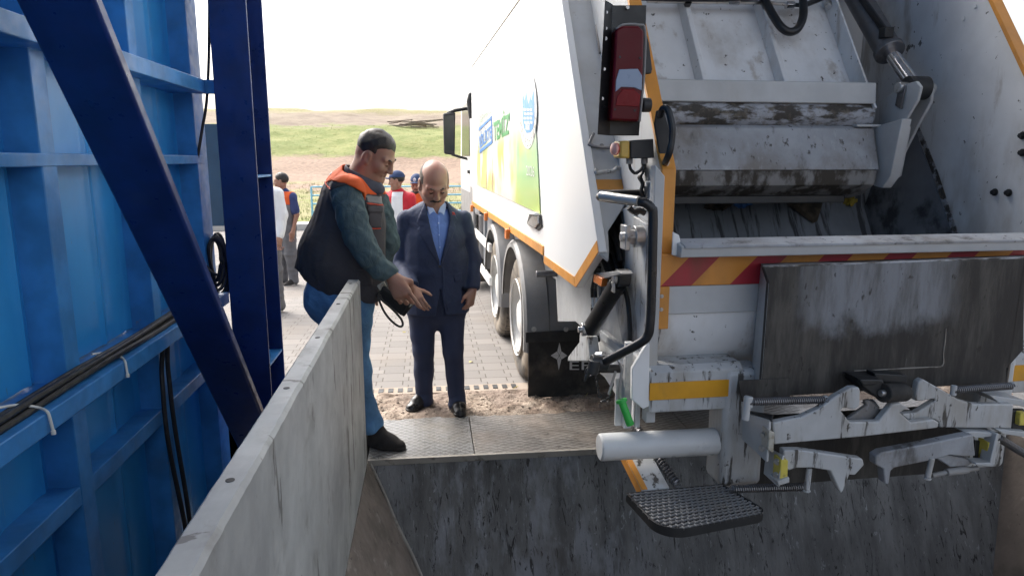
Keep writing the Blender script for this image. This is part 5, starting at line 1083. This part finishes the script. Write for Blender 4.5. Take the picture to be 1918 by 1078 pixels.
def hand(F, w, fd, td, s=1.0, pn=1, curl=(.4,.5,.55,.6), thumb=.5, spread=.12, k=.007, point=None):
    """w wrist, fd towards the fingers, td towards the thumb side, pn sign of the palm side"""
    w = np.array(w, float); fd = np.array(fd, float)/np.linalg.norm(fd); td = np.array(td, float); td = td-fd*(td@fd); td /= np.linalg.norm(td); nd = np.cross(fd, td)*pn
    P_ = lambda a, b, c: w+s*(fd*a+td*b+nd*c)
    kn = [(.088,.030,0),(.092,.010,-.003),(.087,-.011,-.002),(.079,-.030,.002)]; ln = [(.044,.026,.021),(.048,.030,.022),(.045,.028,.021),(.034,.021,.019)]
    F.rc(P_(-.03,0,0), P_(.02,0,.002), .026*s, .027*s, .02)
    for i, q in enumerate(kn):
        F.rc(P_(.012,q[1]*.55,.002), P_(*q), .0155*s, .0115*s, .014*s)
    F.rc(P_(.03,.0,.006), P_(.075,.0,.006), .018*s, .014*s, .02*s, n=td, q=1.9)
    tips = []
    for i, q in enumerate(kn):
        c = curl[i] if not isinstance(curl[i], tuple) else curl[i]; c = c if isinstance(c, tuple) else (c, c*1.15, c*.8)
        ang = 0; p = P_(*q); side = spread*(1.5-i)/1.5; r = [.0098,.0102,.0097,.0086][i]*s
        for j in range(3):
            ang += c[j]; d = fd*math.cos(ang)+nd*math.sin(ang)+td*side*(1 if j == 0 else .6); d /= np.linalg.norm(d); p2 = p+d*ln[i][j]*s; F.rc(p, p2, r, r*.9, .0035*s); p = p2; r *= .92
        tips.append(p)
    b = P_(.022,.024,.006); d1 = fd*.62+td*.72+nd*.35; d1 /= np.linalg.norm(d1); p1 = b+d1*.042*s; F.rc(P_(.008,.012,.004), p1, .016*s, .0125*s, .012*s)
    d2 = fd*.85+td*(.45-thumb)+nd*(.25+.4*thumb); d2 /= np.linalg.norm(d2); p2 = p1+d2*.034*s; F.rc(p1, p2, .0118*s, .0108*s, .004*s); d3 = fd*.9+td*(.25-thumb)+nd*(.3+.4*thumb); d3 /= np.linalg.norm(d3); F.rc(p2, p2+d3*.026*s, .0108*s, .0085*s, .004*s)
    return tips
def V3(p): return np.array([p[0], p[1], p[2]], float)
def shoe(heel, toe, h, m, root, w=.048, tall=.085, sole=None, name='shoe'):
    """a low shoe from heel to toe on the ground at z"""
    a = np.array([*heel[:2], h]); b = np.array([*toe[:2], h]); d = (b-a)/np.linalg.norm(b-a); sd = np.array([-d[1], d[0], 0]); L = np.linalg.norm(b-a)
    f = Field(np.minimum(a, b)-.09, np.maximum(a, b)+np.array([.09,.09,.2]), .0045)
    f.rc(a+d*.045+[0,0,.035], a+d*.055+[0,0,tall], .045, .044, .02); f.rc(a+d*.05+[0,0,.03], a+d*L*.55+[0,0,.03], .040, .046, .03); f.rc(a+d*.07+[0,0,tall*.8], a+d*L*.62+[0,0,.045], .040, .034, .03)
    f.rc(a+d*L*.55+[0,0,.025], b-d*.045+[0,0,.022], w, .040, .03, n=(0,0,1), q=.75); f.wrinkle(.0015, (40,40,40), 5); f.F = np.maximum(f.F, (h+.012-f.XYZ()[2]).astype(np.float32)); o = f.build(name, m, root)
    g = Field(np.minimum(a, b)-.09, np.maximum(a, b)+np.array([.09,.09,.06]), .0045)
    g.rc(a+d*.045+[0,0,.012], a+d*L*.5+[0,0,.012], .047, .048, .03); g.rc(a+d*L*.5+[0,0,.012], b-d*.045+[0,0,.012], w+.004, .044, .03); Z = g.XYZ()[2]; g.F = np.maximum(g.F, np.maximum(Z-(h+.02), h+.0005-Z).astype(np.float32)); g.build('sole', sole or m, o)
    return o

# ------------------------------------------------------------------ man in the navy suit
def W(px, py, y): return V3(PB(px, py, Y=y))
def suit_man():
    Y0 = 4.55; root = empty('person', (.045, 4.55, 0), 'balding man with a moustache in a navy suit and blue shirt', 'person')
    lo = W(715, 770, Y0)-np.array([0,.45,.06]); hi = W(905, 290, Y0)+np.array([0,.35,.03])
    hs = 1.13; hc = W(813, 342, Y0-.06); fwd = np.array([.16,-.80,-.58]); Rm = rotm(fwd, (0.02,-.2,1))
    ank = [W(800,748,4.62), W(855,752,4.53)]; knee = [W(793,655,4.55), W(849,655,4.50)]; hip = [W(790,585,4.56), W(845,585,4.56)]
    shd = [W(762,413,4.55), W(868,410,4.57)]; elb = [W(752,492,4.60), W(885,490,4.60)]; wri = [W(772,541,4.36), W(884,545,4.50)]
    neck = W(815,402,4.56); chest = W(815,450,4.55); waist = W(818,520,4.55); pel = W(821,570,4.56)
    f = Field(lo, hi, .0055); h = head(f, hc, Rm, hs, 1.0, 1.12)
    f.rc(neck, h(0,-.03,-.03), .062, .062, .03); f.rc(chest, neck, .11, .06, .06); f.rc(pel+[0,0,.06], chest, .11, .12, .05, n=(0,1,0), q=.65)
    for i in (0, 1):
        f.rc(chest+[0,0,.05], shd[i], .06, .05, .05); f.chain([shd[i], elb[i], wri[i]], [.046,.038,.026], .03); f.chain([hip[i]+[0,0,.06], knee[i], ank[i]], [.065,.05,.04], .04)
    f.rc(hip[0]+[0,0,.08], hip[1]+[0,0,.08], .075, .075, .05)
    hand(f, wri[0], W(790,574,4.28)-wri[0], np.array([.9,-.3,.35]), .98, -1, ((.22,.4,.3),(.4,.5,.4),(.5,.55,.4),(.6,.6,.4)), -.1, .05)
    hand(f, wri[1], W(878,590,4.46)-wri[1], np.array([-.55,-.8,0]), 1.02, 1, (.75,.85,.9,.95), .4)
    f.build('body', 'skin_pale', root)
    # trousers
    t = Field(W(740,780,Y0)-np.array([0,.35,0]), W(900,540,Y0)+np.array([0,.3,0]), .0065)
    for i in (0, 1):
        c = (W(795,745,4.6), W(856,750,4.51))[i]; t.chain([hip[i]+[(-.0,.00)[i],0,0], knee[i], c], [.096,.068,.059], .03)
        t.rc(c+[0,-.02,.0], c+[0,-.02,-.012], .060, .065, .01)
    t.rc(hip[0]+[0,0,.07], hip[1]+[0,0,.07], .105, .105, .05); t.rc(pel, waist, .165, .165, .05, n=(0,1,0), q=.72)
    t.halfspace(W(822,759,4.55), (0,.12,-1)); t.wrinkle(.005, (14,14,22), 3); t.build('trousers', 'suit_trouser', root)
    # jacket
    j = Field(W(715,600,Y0)-np.array([0,.42,0]), W(912,380,Y0)+np.array([0,.35,0]), .0058)
    lv = [(403,815,.085),(420,814,.168),(455,815,.196),(490,817,.196),(525,819,.195),(560,820,.202),(588,820,.208)]
    pts = [W(x, y, Y0) for y, x, r in lv]; j.chain(pts, [r for *_, r in lv], .04, n=(0,1,0), q=.70)
    for i in (0, 1):
        s_ = shd[i]; j.rc(pts[1]+[0,0,.02], s_+[0,0,.004], .078, .052, .05); j.chain([s_, elb[i], wri[i]+(elb[i]-wri[i])*.08], [.062,.060,.052], .009); j.cap(wri[i]+(elb[i]-wri[i])*.05, wri[i]-elb[i], .085)
    j.halfspace(W(820,583,Y0), (0,0,-1)); j.wrinkle(.0055, (13,13,16), 8); j.wrinkle(.0022, (40,40,34), 9)
    jf = j.copy(); fr = Y0-.03
    def cut(fld, poly, front=fr):
        X, Y, Z = fld.XYZ(); d = polyd(X+0*Y[:, :1], Z, poly); d = np.maximum(d, Y-front); fld.F = np.maximum(fld.F, -d.astype(np.float32))
    G = lambda l, y=Y0-.12: [(float(PB(a, b, Y=y).x), float(PB(a, b, Y=y).z)) for a, b in l]
    vee = G([(794,372),(838,372),(846,400),(838,450),(824,497),(812,460),(800,410)])
    cut(j, vee); cut(j, G([(824,540),(826,540),(829,565),(838,600),(814,600),(821,560)])); j.build('jacket', 'suit', root)
    patch(jf, 'lapel', 'suit', root, G([(796,378),(790,392),(779,418),(786,424),(781,430),(822,497),(824,490),(812,450),(804,415)]), fr, .009); patch(jf, 'lapel', 'suit', root, G([(836,376),(846,392),(858,412),(851,420),(855,426),(826,497),(825,490),(836,445),(843,410)]), fr, .009)
    patch(jf, 'pocket_flap', 'suit', root, G([(849,514),(865,510),(866,523),(862,527),(851,529)]), fr, .008); patch(jf, 'front_edge', 'suit', root, G([(826,497),(831,500),(834,555),(842,578),(838,580),(829,556)]), fr, .006)
    b0 = PB(824,499,Y=Y0-.152); MB().cyl(b0, b0+Vector((0,-.008,0)), .009, n=14).build('button', M['black_plastic'], root)
    pb = PB(850, 400, Y=Y0-.135); pin = MB().prism([(pb.x-.012,pb.y-.004,pb.z+.012),(pb.x+.004,pb.y-.004,pb.z+.008),(pb.x+.012,pb.y-.002,pb.z-.012),(pb.x+.002,pb.y-.004,pb.z-.004),(pb.x-.008,pb.y-.004,pb.z-.008)], (0,-.008,0)); pin.build('lapel_pin', M['stop_red'], root)
    # shirt: chest inside the vee, collar wings
    s = Field(W(770,510,Y0)-np.array([0,.3,0]), W(862,372,Y0)+np.array([0,.2,0]), .005)
    s.chain([p+[0,0,0] for p in pts[:5]], [r-.018 for *_, r in lv[:5]], .04, n=(0,1,0), q=.70); s.rc(neck+[0,0,-.02], neck+[0,-.01,.025], .078, .073, .03); s.wrinkle(.003, (30,30,26), 4)
    sf = s.copy(); cut(s, G([(807,380),(828,380),(821,404),(815,398)]), Y0-.04); s.halfspace(neck+[0,0,.05], (0,-.25,1)); s.build('shirt', 'shirt_blue', root)
    patch(sf, 'collar', 'collar_white', root, G([(794,372),(799,384),(803,404),(812,396),(818,402),(806,380)]), Y0+.02, .007); patch(sf, 'collar', 'collar_white', root, G([(838,372),(837,386),(832,404),(824,398),(818,404),(828,380)]), Y0+.02, .007)
    patch(sf, 'placket', 'shirt_blue', root, G([(818,404),(823,404),(827,490),(822,490)]), Y0-.04, .004)
    shb = MB()
    for y in (418, 440, 463): c = PB(821.5+(y-418)*.05, y, Y=Y0-.135); shb.cyl(c+Vector((0,.02,0)), c+Vector((0,-.002,0)), .0045, n=10)
    shb.build('shirt_button', M['collar_white'], root)
    shoe(W(803,752,4.66), W(764,767,4.46), 0.018, 'leather_black', root, .044, .075); shoe(W(853,754,4.58), W(864,777,4.36), .0045, 'leather_black', root, .046, .075)
    # hair ring, brows, moustache
    scalp('hair', 'hair_grey', root, hc, Rm, hs, lambda x, y, z: np.maximum(z-(.066+.02*np.clip(-y/.08,-1,1)), np.maximum(y-(.034-.30*(z-.02)), -.050-z+.35*np.clip(y+.02,-.1,.03))), .005)
    eyes_brows(h, Rm, root, hs, 'hair_grey')
    m = Field(h(0,.09,-.06)-.06, h(0,.09,-.06)+.06, .003); m.rc(h(-.029,.083,-.066), h(-.010,.095,-.056), .005*hs, .0075*hs, .006); m.rc(h(.029,.083,-.066), h(.010,.095,-.056), .005*hs, .0075*hs, .006); m.rc(h(-.012,.095,-.057), h(.012,.095,-.057), .0065*hs, .0065*hs, .006); m.build('moustache', 'hair_dark', root)
suit_man()

# ------------------------------------------------------------------ worker in the orange and charcoal vest
def worker():
    Y0 = 4.03; root = empty('person', (-.40, 4.05, 0), 'dark haired man in an orange and charcoal vest leaning at the parapet', 'person')
    hs = 1.11; hc = W(704, 291, Y0-.02); fwd = np.array([.83,-.27,-.52]); Rm = rotm(fwd, (.45,-.22,.85))
    lo = W(535, 845, Y0)-np.array([0,.45,.05]); hi = W(790, 232, Y0)+np.array([0,.5,.05])
    ank = [W(694,792,3.98), W(632,800,4.22)]; knee = [W(662,690,3.98), W(640,690,4.2)]; hip = [W(655,560,3.98), W(640,560,4.2)]
    shd = [W(650,368,Y0-.20), W(695,378,Y0+.17)]; elb = [W(686,470,Y0-.27), W(722,455,Y0+.20)]; wri = [W(737,521,Y0-.24), W(700,520,Y0+.2)]
    neck = W(678,335,Y0); pel = W(640,540,Y0+.03); chest = W(655,410,Y0)
    f = Field(lo, hi, .0055); h = head(f, hc, Rm, hs, 1.02, 1.12)
    f.rc(neck, h(0,-.035,-.02), .072, .072, .04); f.rc(h(0,.04,-.11), neck, .035, .06, .04); f.rc(chest, neck, .13, .07, .06); f.rc(pel, chest, .15, .16, .05)
    for i in (0, 1):
        f.rc(chest+[0,0,.06], shd[i], .07, .06, .05); f.chain([shd[i], elb[i], wri[i]], [.058,.046,.032], .03); f.chain([hip[i], knee[i], ank[i]], [.10,.065,.05], .04)
    f.rc(hip[0], hip[1], .1, .1, .05)
    fd = W(757,556,Y0-.30)-wri[0]
    tips = hand(f, wri[0], fd, np.array([.8,-.1,.45]), 1.26, -1, ((.05,.12,.08),(.75,.9,.6),(.85,.95,.6),(.9,.95,.6)), .9, .10)
    hand(f, wri[1], np.array([-.2,0,-1]), np.array([1,0,0]), 1.15, -1)
    f.build('body', 'skin', root)
    # jeans
    t = Field(W(550,830,Y0)-np.array([0,.3,0]), W(760,500,Y0)+np.array([0,.5,0]), .0065)
    t.chain([hip[0]+[.0,0,0], knee[0], W(690,786,3.98)], [.140,.088,.068], .06); t.chain([hip[1]+[-.02,0,0], knee[1], ank[1]], [.14,.09,.07], .06)
    t.rc(pel+[0,0,.06], pel+[-.03,0,-.05], .18, .19, .06); t.rc(W(690,780,3.98), W(694,792,3.97), .068, .072, .02); t.halfspace(W(694,808,3.98), (.25,0,-1)); t.wrinkle(.007, (20,20,28), 12); t.build('jeans', 'jeans', root)
    # vest
    lv = [(318,674,.062),(341,664,.105),(368,657,.165),(414,652,.196),(464,643,.222),(500,640,.236),(532,645,.226),(560,650,.210)]
    v = Field(W(535,580,Y0)-np.array([0,.45,0]), W(760,300,Y0)+np.array([0,.45,0]), .006); pts = [W(x, y, Y0) for y, x, r in lv]
    v.chain(pts, [r for *_, r in lv], .05, n=(.3,1,0), q=.78)
    for i in (0, 1): v.rc(pts[2]+[0,0,.02], shd[i]+[0,0,.03], .11, .085, .05)
    v.rc(W(585,480,Y0+.05), W(568,505,Y0+.05), .05, .03, .08)
    v.halfspace(W(660,552,Y0), (-.10,0,-1)); v.halfspace(W(575,522,Y0), (-.85,.0,-1)); v.wrinkle(.012, (12,12,8), 21); v.wrinkle(.004, (34,34,20), 22)
    v.rc(shd[0]+[.0,-.10,-.045], shd[0]+[.01,-.02,-.04], .105, .10, .012, sub=True)      # arm hole
    v.rc(neck+[.01,-.01,.03], h(0,-.01,-.05), .122, .125, .01, sub=True); v.build('vest', 'vest_charcoal', root)
    G = lambda l, y=Y0-.15: [(float(PB(a, b, Y=y).x), float(PB(a, b, Y=y).z)) for a, b in l]
    patch(v, 'orange_yoke', 'vest_orange', root, G([(590,290),(604,345),(620,338),(650,342),(672,352),(684,376),(686,364),(712,368),(720,372),(742,400),(742,330),(690,290)]), None, .004)
    patch(v, 'grey_band', 'vest_grey', root, G([(685,365),(720,372),(722,386),(687,379)]), Y0+.02, .004); patch(v, 'piping', 'vest_piping', root, G([(686,379),(722,386),(722,389),(687,382.5)]), Y0+.02, .006)
    patch(v, 'pocket', 'vest_charcoal', root, G([(689,392),(716,396),(714,428),(691,426)]), Y0+.02, .009); patch(v, 'pocket_flap', 'vest_charcoal', root, G([(688,384),(717,388),(716,400),(689,398)]), Y0+.02, .015); patch(v, 'piping', 'vest_piping', root, G([(690,426),(714,428),(714,430.5),(690,429)]), Y0+.02, .008)
    patch(v, 'hip_pocket', 'vest_charcoal', root, G([(668,502),(697,505),(698,534),(668,534)]), Y0+.02, .008); patch(v, 'piping', 'vest_piping', root, G([(600,340),(612,350),(625,352),(625,354),(610,353),(599,343)]), Y0+.1, .007)
    patch(v, 'back_print', 'white_cloth', root, G([(613,314),(626,305),(629,311),(616,321)]), None, .007); patch(v, 'back_print', 'white_cloth', root, G([(607,322),(612,317),(615,325),(610,331)]), None, .007)
    # shirt with sleeves, collar
    s = Field(W(600,545,Y0)-np.array([0,.5,0]), W(765,318,Y0)+np.array([0,.45,0]), .0055)
    s.chain([W(651,366,Y0-.20), W(661,407,Y0-.25), W(673,444,Y0-.27), W(690,473,Y0-.27), W(713,502,Y0-.25), W(730,514,Y0-.24)], [.084,.079,.074,.070,.058,.047], .02); s.rc(W(725,507,Y0-.24), W(735,519,Y0-.24), .052, .050, .006)
    s.chain([shd[1], elb[1], wri[1]], [.10,.085,.06], .03); s.rc(pts[2], pts[4], .15, .18, .04, n=(.3,1,0), q=.75); s.wrinkle(.009, (26,26,22), 31); s.wrinkle(.004, (60,60,50), 33); s.cap(W(732,517,Y0-.24), W(737,525,Y0-.24)-W(725,507,Y0-.24), .09); s.build('shirt', 'sleeve_teal', root)
    c = Field(W(630,370,Y0)-np.array([0,.25,0]), W(745,280,Y0)+np.array([0,.25,0]), .0045)
    u = (h(0,-.05,-.05)-neck); u /= np.linalg.norm(u); c.rc(neck-u*.04, neck+u*.035+[-.008,0,0], .112, .094, .02); c.rc(neck+[.06,-.05,-.03], neck+[.10,-.06,-.055], .05, .03, .03)
    cin = c.copy(); c.F = np.maximum(c.F, -(c.F+.008)); c.halfspace(neck+u*.038, u+np.array([.42,-.2,.1])); c.rc(h(0,.05,-.14), h(0,.10,-.2), .045, .05, .005, sub=True); c.build('collar', 'collar_grey', root)
    shoe(W(690,812,3.99), W(759,818,3.88), .0045, 'suede_black', root, .052, .10); shoe(W(615,800,4.2), W(668,800,4.2), 0.004, 'suede_black', root, .05, .1)
    # hair
    scalp('hair', 'hair_dark', root, hc, Rm, hs, lambda x, y, z: np.maximum(y-(.080-.42*np.clip(.085-z,0,.1)-7*x*x), .004-z+.55*np.clip(y,0,.06)-.8*np.clip(-y-.02,0,.06)), .0075, .0022, 4)
    scalp('clipped_hair', 'hair_short', root, hc, Rm, hs, lambda x, y, z: np.maximum(np.maximum(y-(.030-.15*z), -.030-z+.5*np.clip(y,0,.06)-.5*np.clip(-y-.03,0,.05)), .034-np.sqrt((y+.010)**2+(z+.008)**2)), .0055, .0006, 5)
    eyes_brows(h, Rm, root, hs)
    return wri[0], tips, fd
wr_, tips_, fd_ = worker()
# radio with a wrist strap, held by the worker
ra = Vector(PB(713, 541, Y=3.86)); rb2 = Vector(PB(763, 579, Y=3.84)); rd = (rb2-ra).normalized()
ro = empty('radio', tuple(ra), 'black handheld scanner with a wrist strap held by the man in the orange vest', 'handheld device')
q = MB().bar(ra, rb2, .055, .095, up=(.35,-.5,.8)); q.build('case', M['black_plastic'], ro, bevel=.012)
q = MB().bar(rb2-rd*.045, rb2+rd*.012, .05, .085, up=(.35,-.5,.8)); q.build('head_cap', M['black_paint'], ro, bevel=.008)
q = MB(); q.tube([PB(x, y, Y=3.80) for x, y in [(711,545),(709,556),(714,572),(724,590),(737,604),(748,611),(754,609),(753,600),(744,588),(730,574),(716,562),(712,552)]], [.0022]*12, 6, flat=3.2); q.build('wrist_strap', M['black_paint'], ro)
q = MB(); q.bar(PB(709,539,Y=3.84), PB(722,531,Y=3.84), .03, .03); q.build('clip', M['buffer_pale'], ro, bevel=.004)

# ------------------------------------------------------------------ bystanders
def bystander(label, x, y, top_px, face, garb, yaw=0, h=.009, hs=1.08, arms=None, lean=0):
    g = float(ground_z(x, y)); zt = H+(PB(959, top_px, Y=y).z-H); ht = zt-g; s = ht/1.76; root = empty('person', (x, y, g), label, 'person')
    cy, sy_ = math.cos(yaw), math.sin(yaw)
    def q(a, b, c): return np.array([x+s*(a*cy-b*sy_), y+s*(a*sy_+b*cy), g+s*c])       # b > 0 is ahead of the person
    f = Field(q(0,0,.9)-np.array([.42,.42,1.0*s]), q(0,0,.9)+np.array([.42,.42,.95*s]), h)
    fw = q(*face)-q(0,0,0); fw[2] = face[2]; Rm = rotm(fw, (0,0,1)); hc = q(0,.02,1.625); hh = head(f, hc, Rm, hs*s, 1, 1.05)
    f.rc(q(0,-.02,1.42), q(0,0,1.58), .055*s, .055*s, .03); f.rc(q(0,0,1.02), q(0,-.01,1.34), .12*s, .13*s, .05, n=q(0,1,0)-q(0,0,0), q=.62)
    arms = arms or [(-.24,.0,1.14,-.25,.1,.90), (.24,.0,1.14,.25,.1,.90)]; S_ = [q(-.185,-.01,1.38), q(.185,-.01,1.38)]
    for i, a in enumerate(arms):
        e, w = q(*a[:3]), q(*a[3:]); f.rc(q(0,-.01,1.36), S_[i], .06*s, .05*s, .05); f.chain([S_[i], e, w], [.047*s,.038*s,.027*s], .03); hand(f, w, w-e, np.array([cy,sy_,0])*(-1 if i else 1)*.3+(q(0,1,0)-q(0,0,0)), s*1.05, 1 if i else -1)
    for i in (-1, 1): f.chain([q(i*.09,0,.92), q(i*.1,.01,.50), q(i*.11,-.02,.09)], [.08*s,.055*s,.042*s], .04)
    f.build('body', 'skin', root)
    t = Field(q(0,0,.5)-np.array([.35,.35,.5*s]), q(0,0,.5)+np.array([.35,.35,.62*s]), h)
    for i in (-1, 1): t.chain([q(i*.09,0,.92), q(i*.1,.01,.50), q(i*.115,-.015,.08)], [.115*s,.09*s,.078*s], .05)
    t.rc(q(0,0,.92), q(0,0,1.02), .16*s, .155*s, .05, n=fw*[1,1,0], q=.75); t.wrinkle(.006, (18,18,24), 5); t.build('trousers', garb['trousers'], root)
    k = Field(q(0,0,1.15)-np.array([.45,.45,.42*s]), q(0,0,1.15)+np.array([.45,.45,.42*s]), h); nn = q(0,1,0)-q(0,0,0)
    k.chain([q(0,0,garb.get('hem', .86)), q(0,.01,1.06), q(0,0,1.24), q(0,-.01,1.37), q(0,-.02,1.44)], [.185*s,.18*s,.185*s,.15*s,.085*s], .05, n=nn, q=.72)
    for i, a in enumerate(arms):
        e, w = q(*a[:3]), q(*a[3:]); S2 = S_[i]; k.rc(q(0,-.01,1.37), S2, .085*s, .072*s, .05)
        if garb.get('sleeve', 1) > .9: k.chain([S2, e, e+(w-e)*.93], [.075*s,.066*s,.05*s], .03)
        else: k.rc(S2, S2+(e-S2)*.75, .075*s, .07*s, .03)
    k.wrinkle(.007, (16,16,18), int(x*10) % 50+3); 
    top = k.build('jacket' if 'over' not in garb else 'shirt', garb['top'], root)
    X, Y, Z = k.XYZ(); L = [((X-x)*cy+(Y-y)*sy_)/s, (-(X-x)*sy_+(Y-y)*cy)/s, (Z-g)/s]
    if 'open' in garb:       # white shirt seen between the fronts of an open jacket
        o = k.copy(); o.F = np.maximum(np.maximum(k.F-.006, (np.abs(L[0]+.02)-.085-.03*(1.2-L[2])).astype(np.float32)), np.maximum(-L[1]*s, (L[2]-1.47)*s).astype(np.float32)); o.build('shirt', garb['open'], root)
    if 'over' in garb:       # vest with coloured shoulders over the shirt
        o = k.copy(); arm = np.maximum(np.abs(L[0])-.20, L[2]-1.47); o.F = np.maximum(k.F-.008, (arm*s).astype(np.float32)); ov = o.copy(); o.F = np.maximum(o.F, ((L[2]-1.27)*s).astype(np.float32)); o.build('vest', garb['over'], root); ov.F = np.maximum(ov.F-.001, ((1.27-L[2])*s).astype(np.float32)); ov.build('orange_yoke', 'vest_orange', root)
    for i in (-1, 1): shoe(q(i*.11,-.06,.0), q(i*.13,.22,0), g+.002, garb.get('shoe', 'suede_black'), root, sole=garb.get('sole', 'sole_pale'))
    hf = Field(hc-.2, hc+.2, .006); head(hf, hc, Rm, hs*s); X, Y, Z = hf.XYZ(); ss = hs*s; lx = [((X-hc[0])*Rm[0,i]+(Y-hc[1])*Rm[1,i]+(Z-hc[2])*Rm[2,i])/ss for i in range(3)]
    e = np.sqrt((lx[0]/.082)**2+((lx[1]+.012)/.102)**2+((lx[2]-.035)/.094)**2); cap = garb.get('cap')
    scalp('hair', 'hair_dark', root, hc, Rm, ss, lambda x, y, z: np.maximum(y-(.075-.30*np.clip(.085-z,0,.1)-5*x*x), -.02-z+.9*np.clip(y+.02,0,.08)), .005)
    if cap:
        b = hf.copy(); b.F = np.maximum((e-1.07)*.088*ss, (.045-lx[2]+.1*lx[1])*ss).astype(np.float32); b.ell(hh(0,.115,.046), np.array([.066,.075,.010])*ss, Rm@np.array([[1,0,0],[0,.96,.28],[0,-.28,.96]]).T, .012); co = b.build('cap', cap, root)
        if garb.get('badge'):
            c = hh(0,.0945,.085); MB().prism([Vector(c)+Vector(Rm@np.array([.022*math.cos(t), 0, .024*math.sin(t)]))*ss for t in np.linspace(0, 6.283, 19)[:-1]], Vector(Rm[:, 1]*.012)).build('badge', M['white_cloth'], co)
    if garb.get('beard'):
        b = hf.copy(); b.F = np.full(b.n, 1., np.float32); b.chain([hh(-.06,.01,-.06), hh(-.03,.065,-.092), hh(0,.088,-.108), hh(.03,.065,-.092), hh(.06,.01,-.06)], [.012*ss,.018*ss,.020*ss,.018*ss,.012*ss], .01); b.chain([hh(-.03,.082,-.07), hh(0,.098,-.055), hh(.03,.082,-.07)], [.006*ss,.008*ss,.006*ss], .006); b.build('beard', 'hair_dark', root)
    eyes_brows(hh, Rm, root, ss)
p = PB(746, 420, Y=10.0); bystander('man in a red jacket, white shirt and blue cap in the background', p.x, 10.0, 320, (.95,.12,-.12), dict(trousers='grey_trouser', top='red_jacket', open='white_cloth', cap='navy_cap'), R(180-12))
p = PB(782, 420, Y=10.6); bystander('bearded man in a navy cap with white badge behind the suited man', p.x, 10.6, 326, (.3,.95,-.3), dict(trousers='dark_shirt', top='dark_shirt', over='dark_shirt', cap='navy_cap', badge=1, beard=1, sleeve=.5), R(180+5))
p = PB(533, 420, Y=11.3); bystander('man in orange shouldered vest and navy sleeves beside the navy column', p.x, 11.3, 322, (.85,.5,-.05), dict(trousers='grey_trouser', top='navy_sleeve', over='grey_trouser', sleeve=.5, hem=.9), R(180-35), arms=[(-.25,-.02,1.12,-.22,.05,.86),(.24,0,1.14,.25,.1,.9)])
p = PB(496, 450, Y=8.1); bystander('man in a long white shirt and grey jeans half hidden by the navy column', p.x, 8.1, 300, (-.4,.9,-.1), dict(trousers='grey_trouser', top='white_cloth', hem=.80, shoe='sole_pale'), R(180-20))
# ================================================================== light, sky, camera
w = bpy.data.worlds.new('World'); S.world = w; w.use_nodes = True; nt = w.node_tree; nt.nodes.clear()
SUN_EL, SUN_AZ = R(48), R(-38)           # azimuth from +Y towards +X
sky = nt.nodes.new('ShaderNodeTexSky'); sky.sky_type = 'NISHITA'; sky.sun_disc = False; sky.sun_elevation = SUN_EL; sky.sun_rotation = SUN_AZ; sky.air_density = 1.0; sky.dust_density = 7.0; sky.ozone_density = 1.0
bg = nt.nodes.new('ShaderNodeBackground'); bg.inputs[1].default_value = .15; out = nt.nodes.new('ShaderNodeOutputWorld'); hsv = nt.nodes.new('ShaderNodeHueSaturation'); hsv.inputs['Saturation'].default_value = .5; nt.links.new(sky.outputs[0], hsv.inputs['Color']); nt.links.new(hsv.outputs[0], bg.inputs[0]); nt.links.new(bg.outputs[0], out.inputs[0])
sun = bpy.data.lights.new('sun', 'SUN'); sun.energy = .5; sun.angle = R(30); sun.color = (1, .96, .9); so = bpy.data.objects.new('sun', sun); C.objects.link(so)
d = Vector((math.sin(SUN_AZ)*math.cos(SUN_EL), math.cos(SUN_AZ)*math.cos(SUN_EL), math.sin(SUN_EL))); so.rotation_euler = d.to_track_quat('Z', 'Y').to_euler(); so.location = d*60
cam = bpy.data.cameras.new('camera'); cam.sensor_width = 36; cam.lens = FPX/1918*36; cam.clip_start = .05; cam.clip_end = 1000; co = bpy.data.objects.new('camera', cam); C.objects.link(co)
co.location = (0, 0, H); co.rotation_euler = (math.pi/2-TH, 0, -YB); S.camera = co
S.view_settings.view_transform = 'Standard'; S.view_settings.look = 'None'; S.view_settings.exposure = 1.6; S.view_settings.gamma = 1
S.render.engine = 'CYCLES'; S.cycles.max_bounces = 8; S.cycles.diffuse_bounces = 5; S.cycles.use_denoising = True
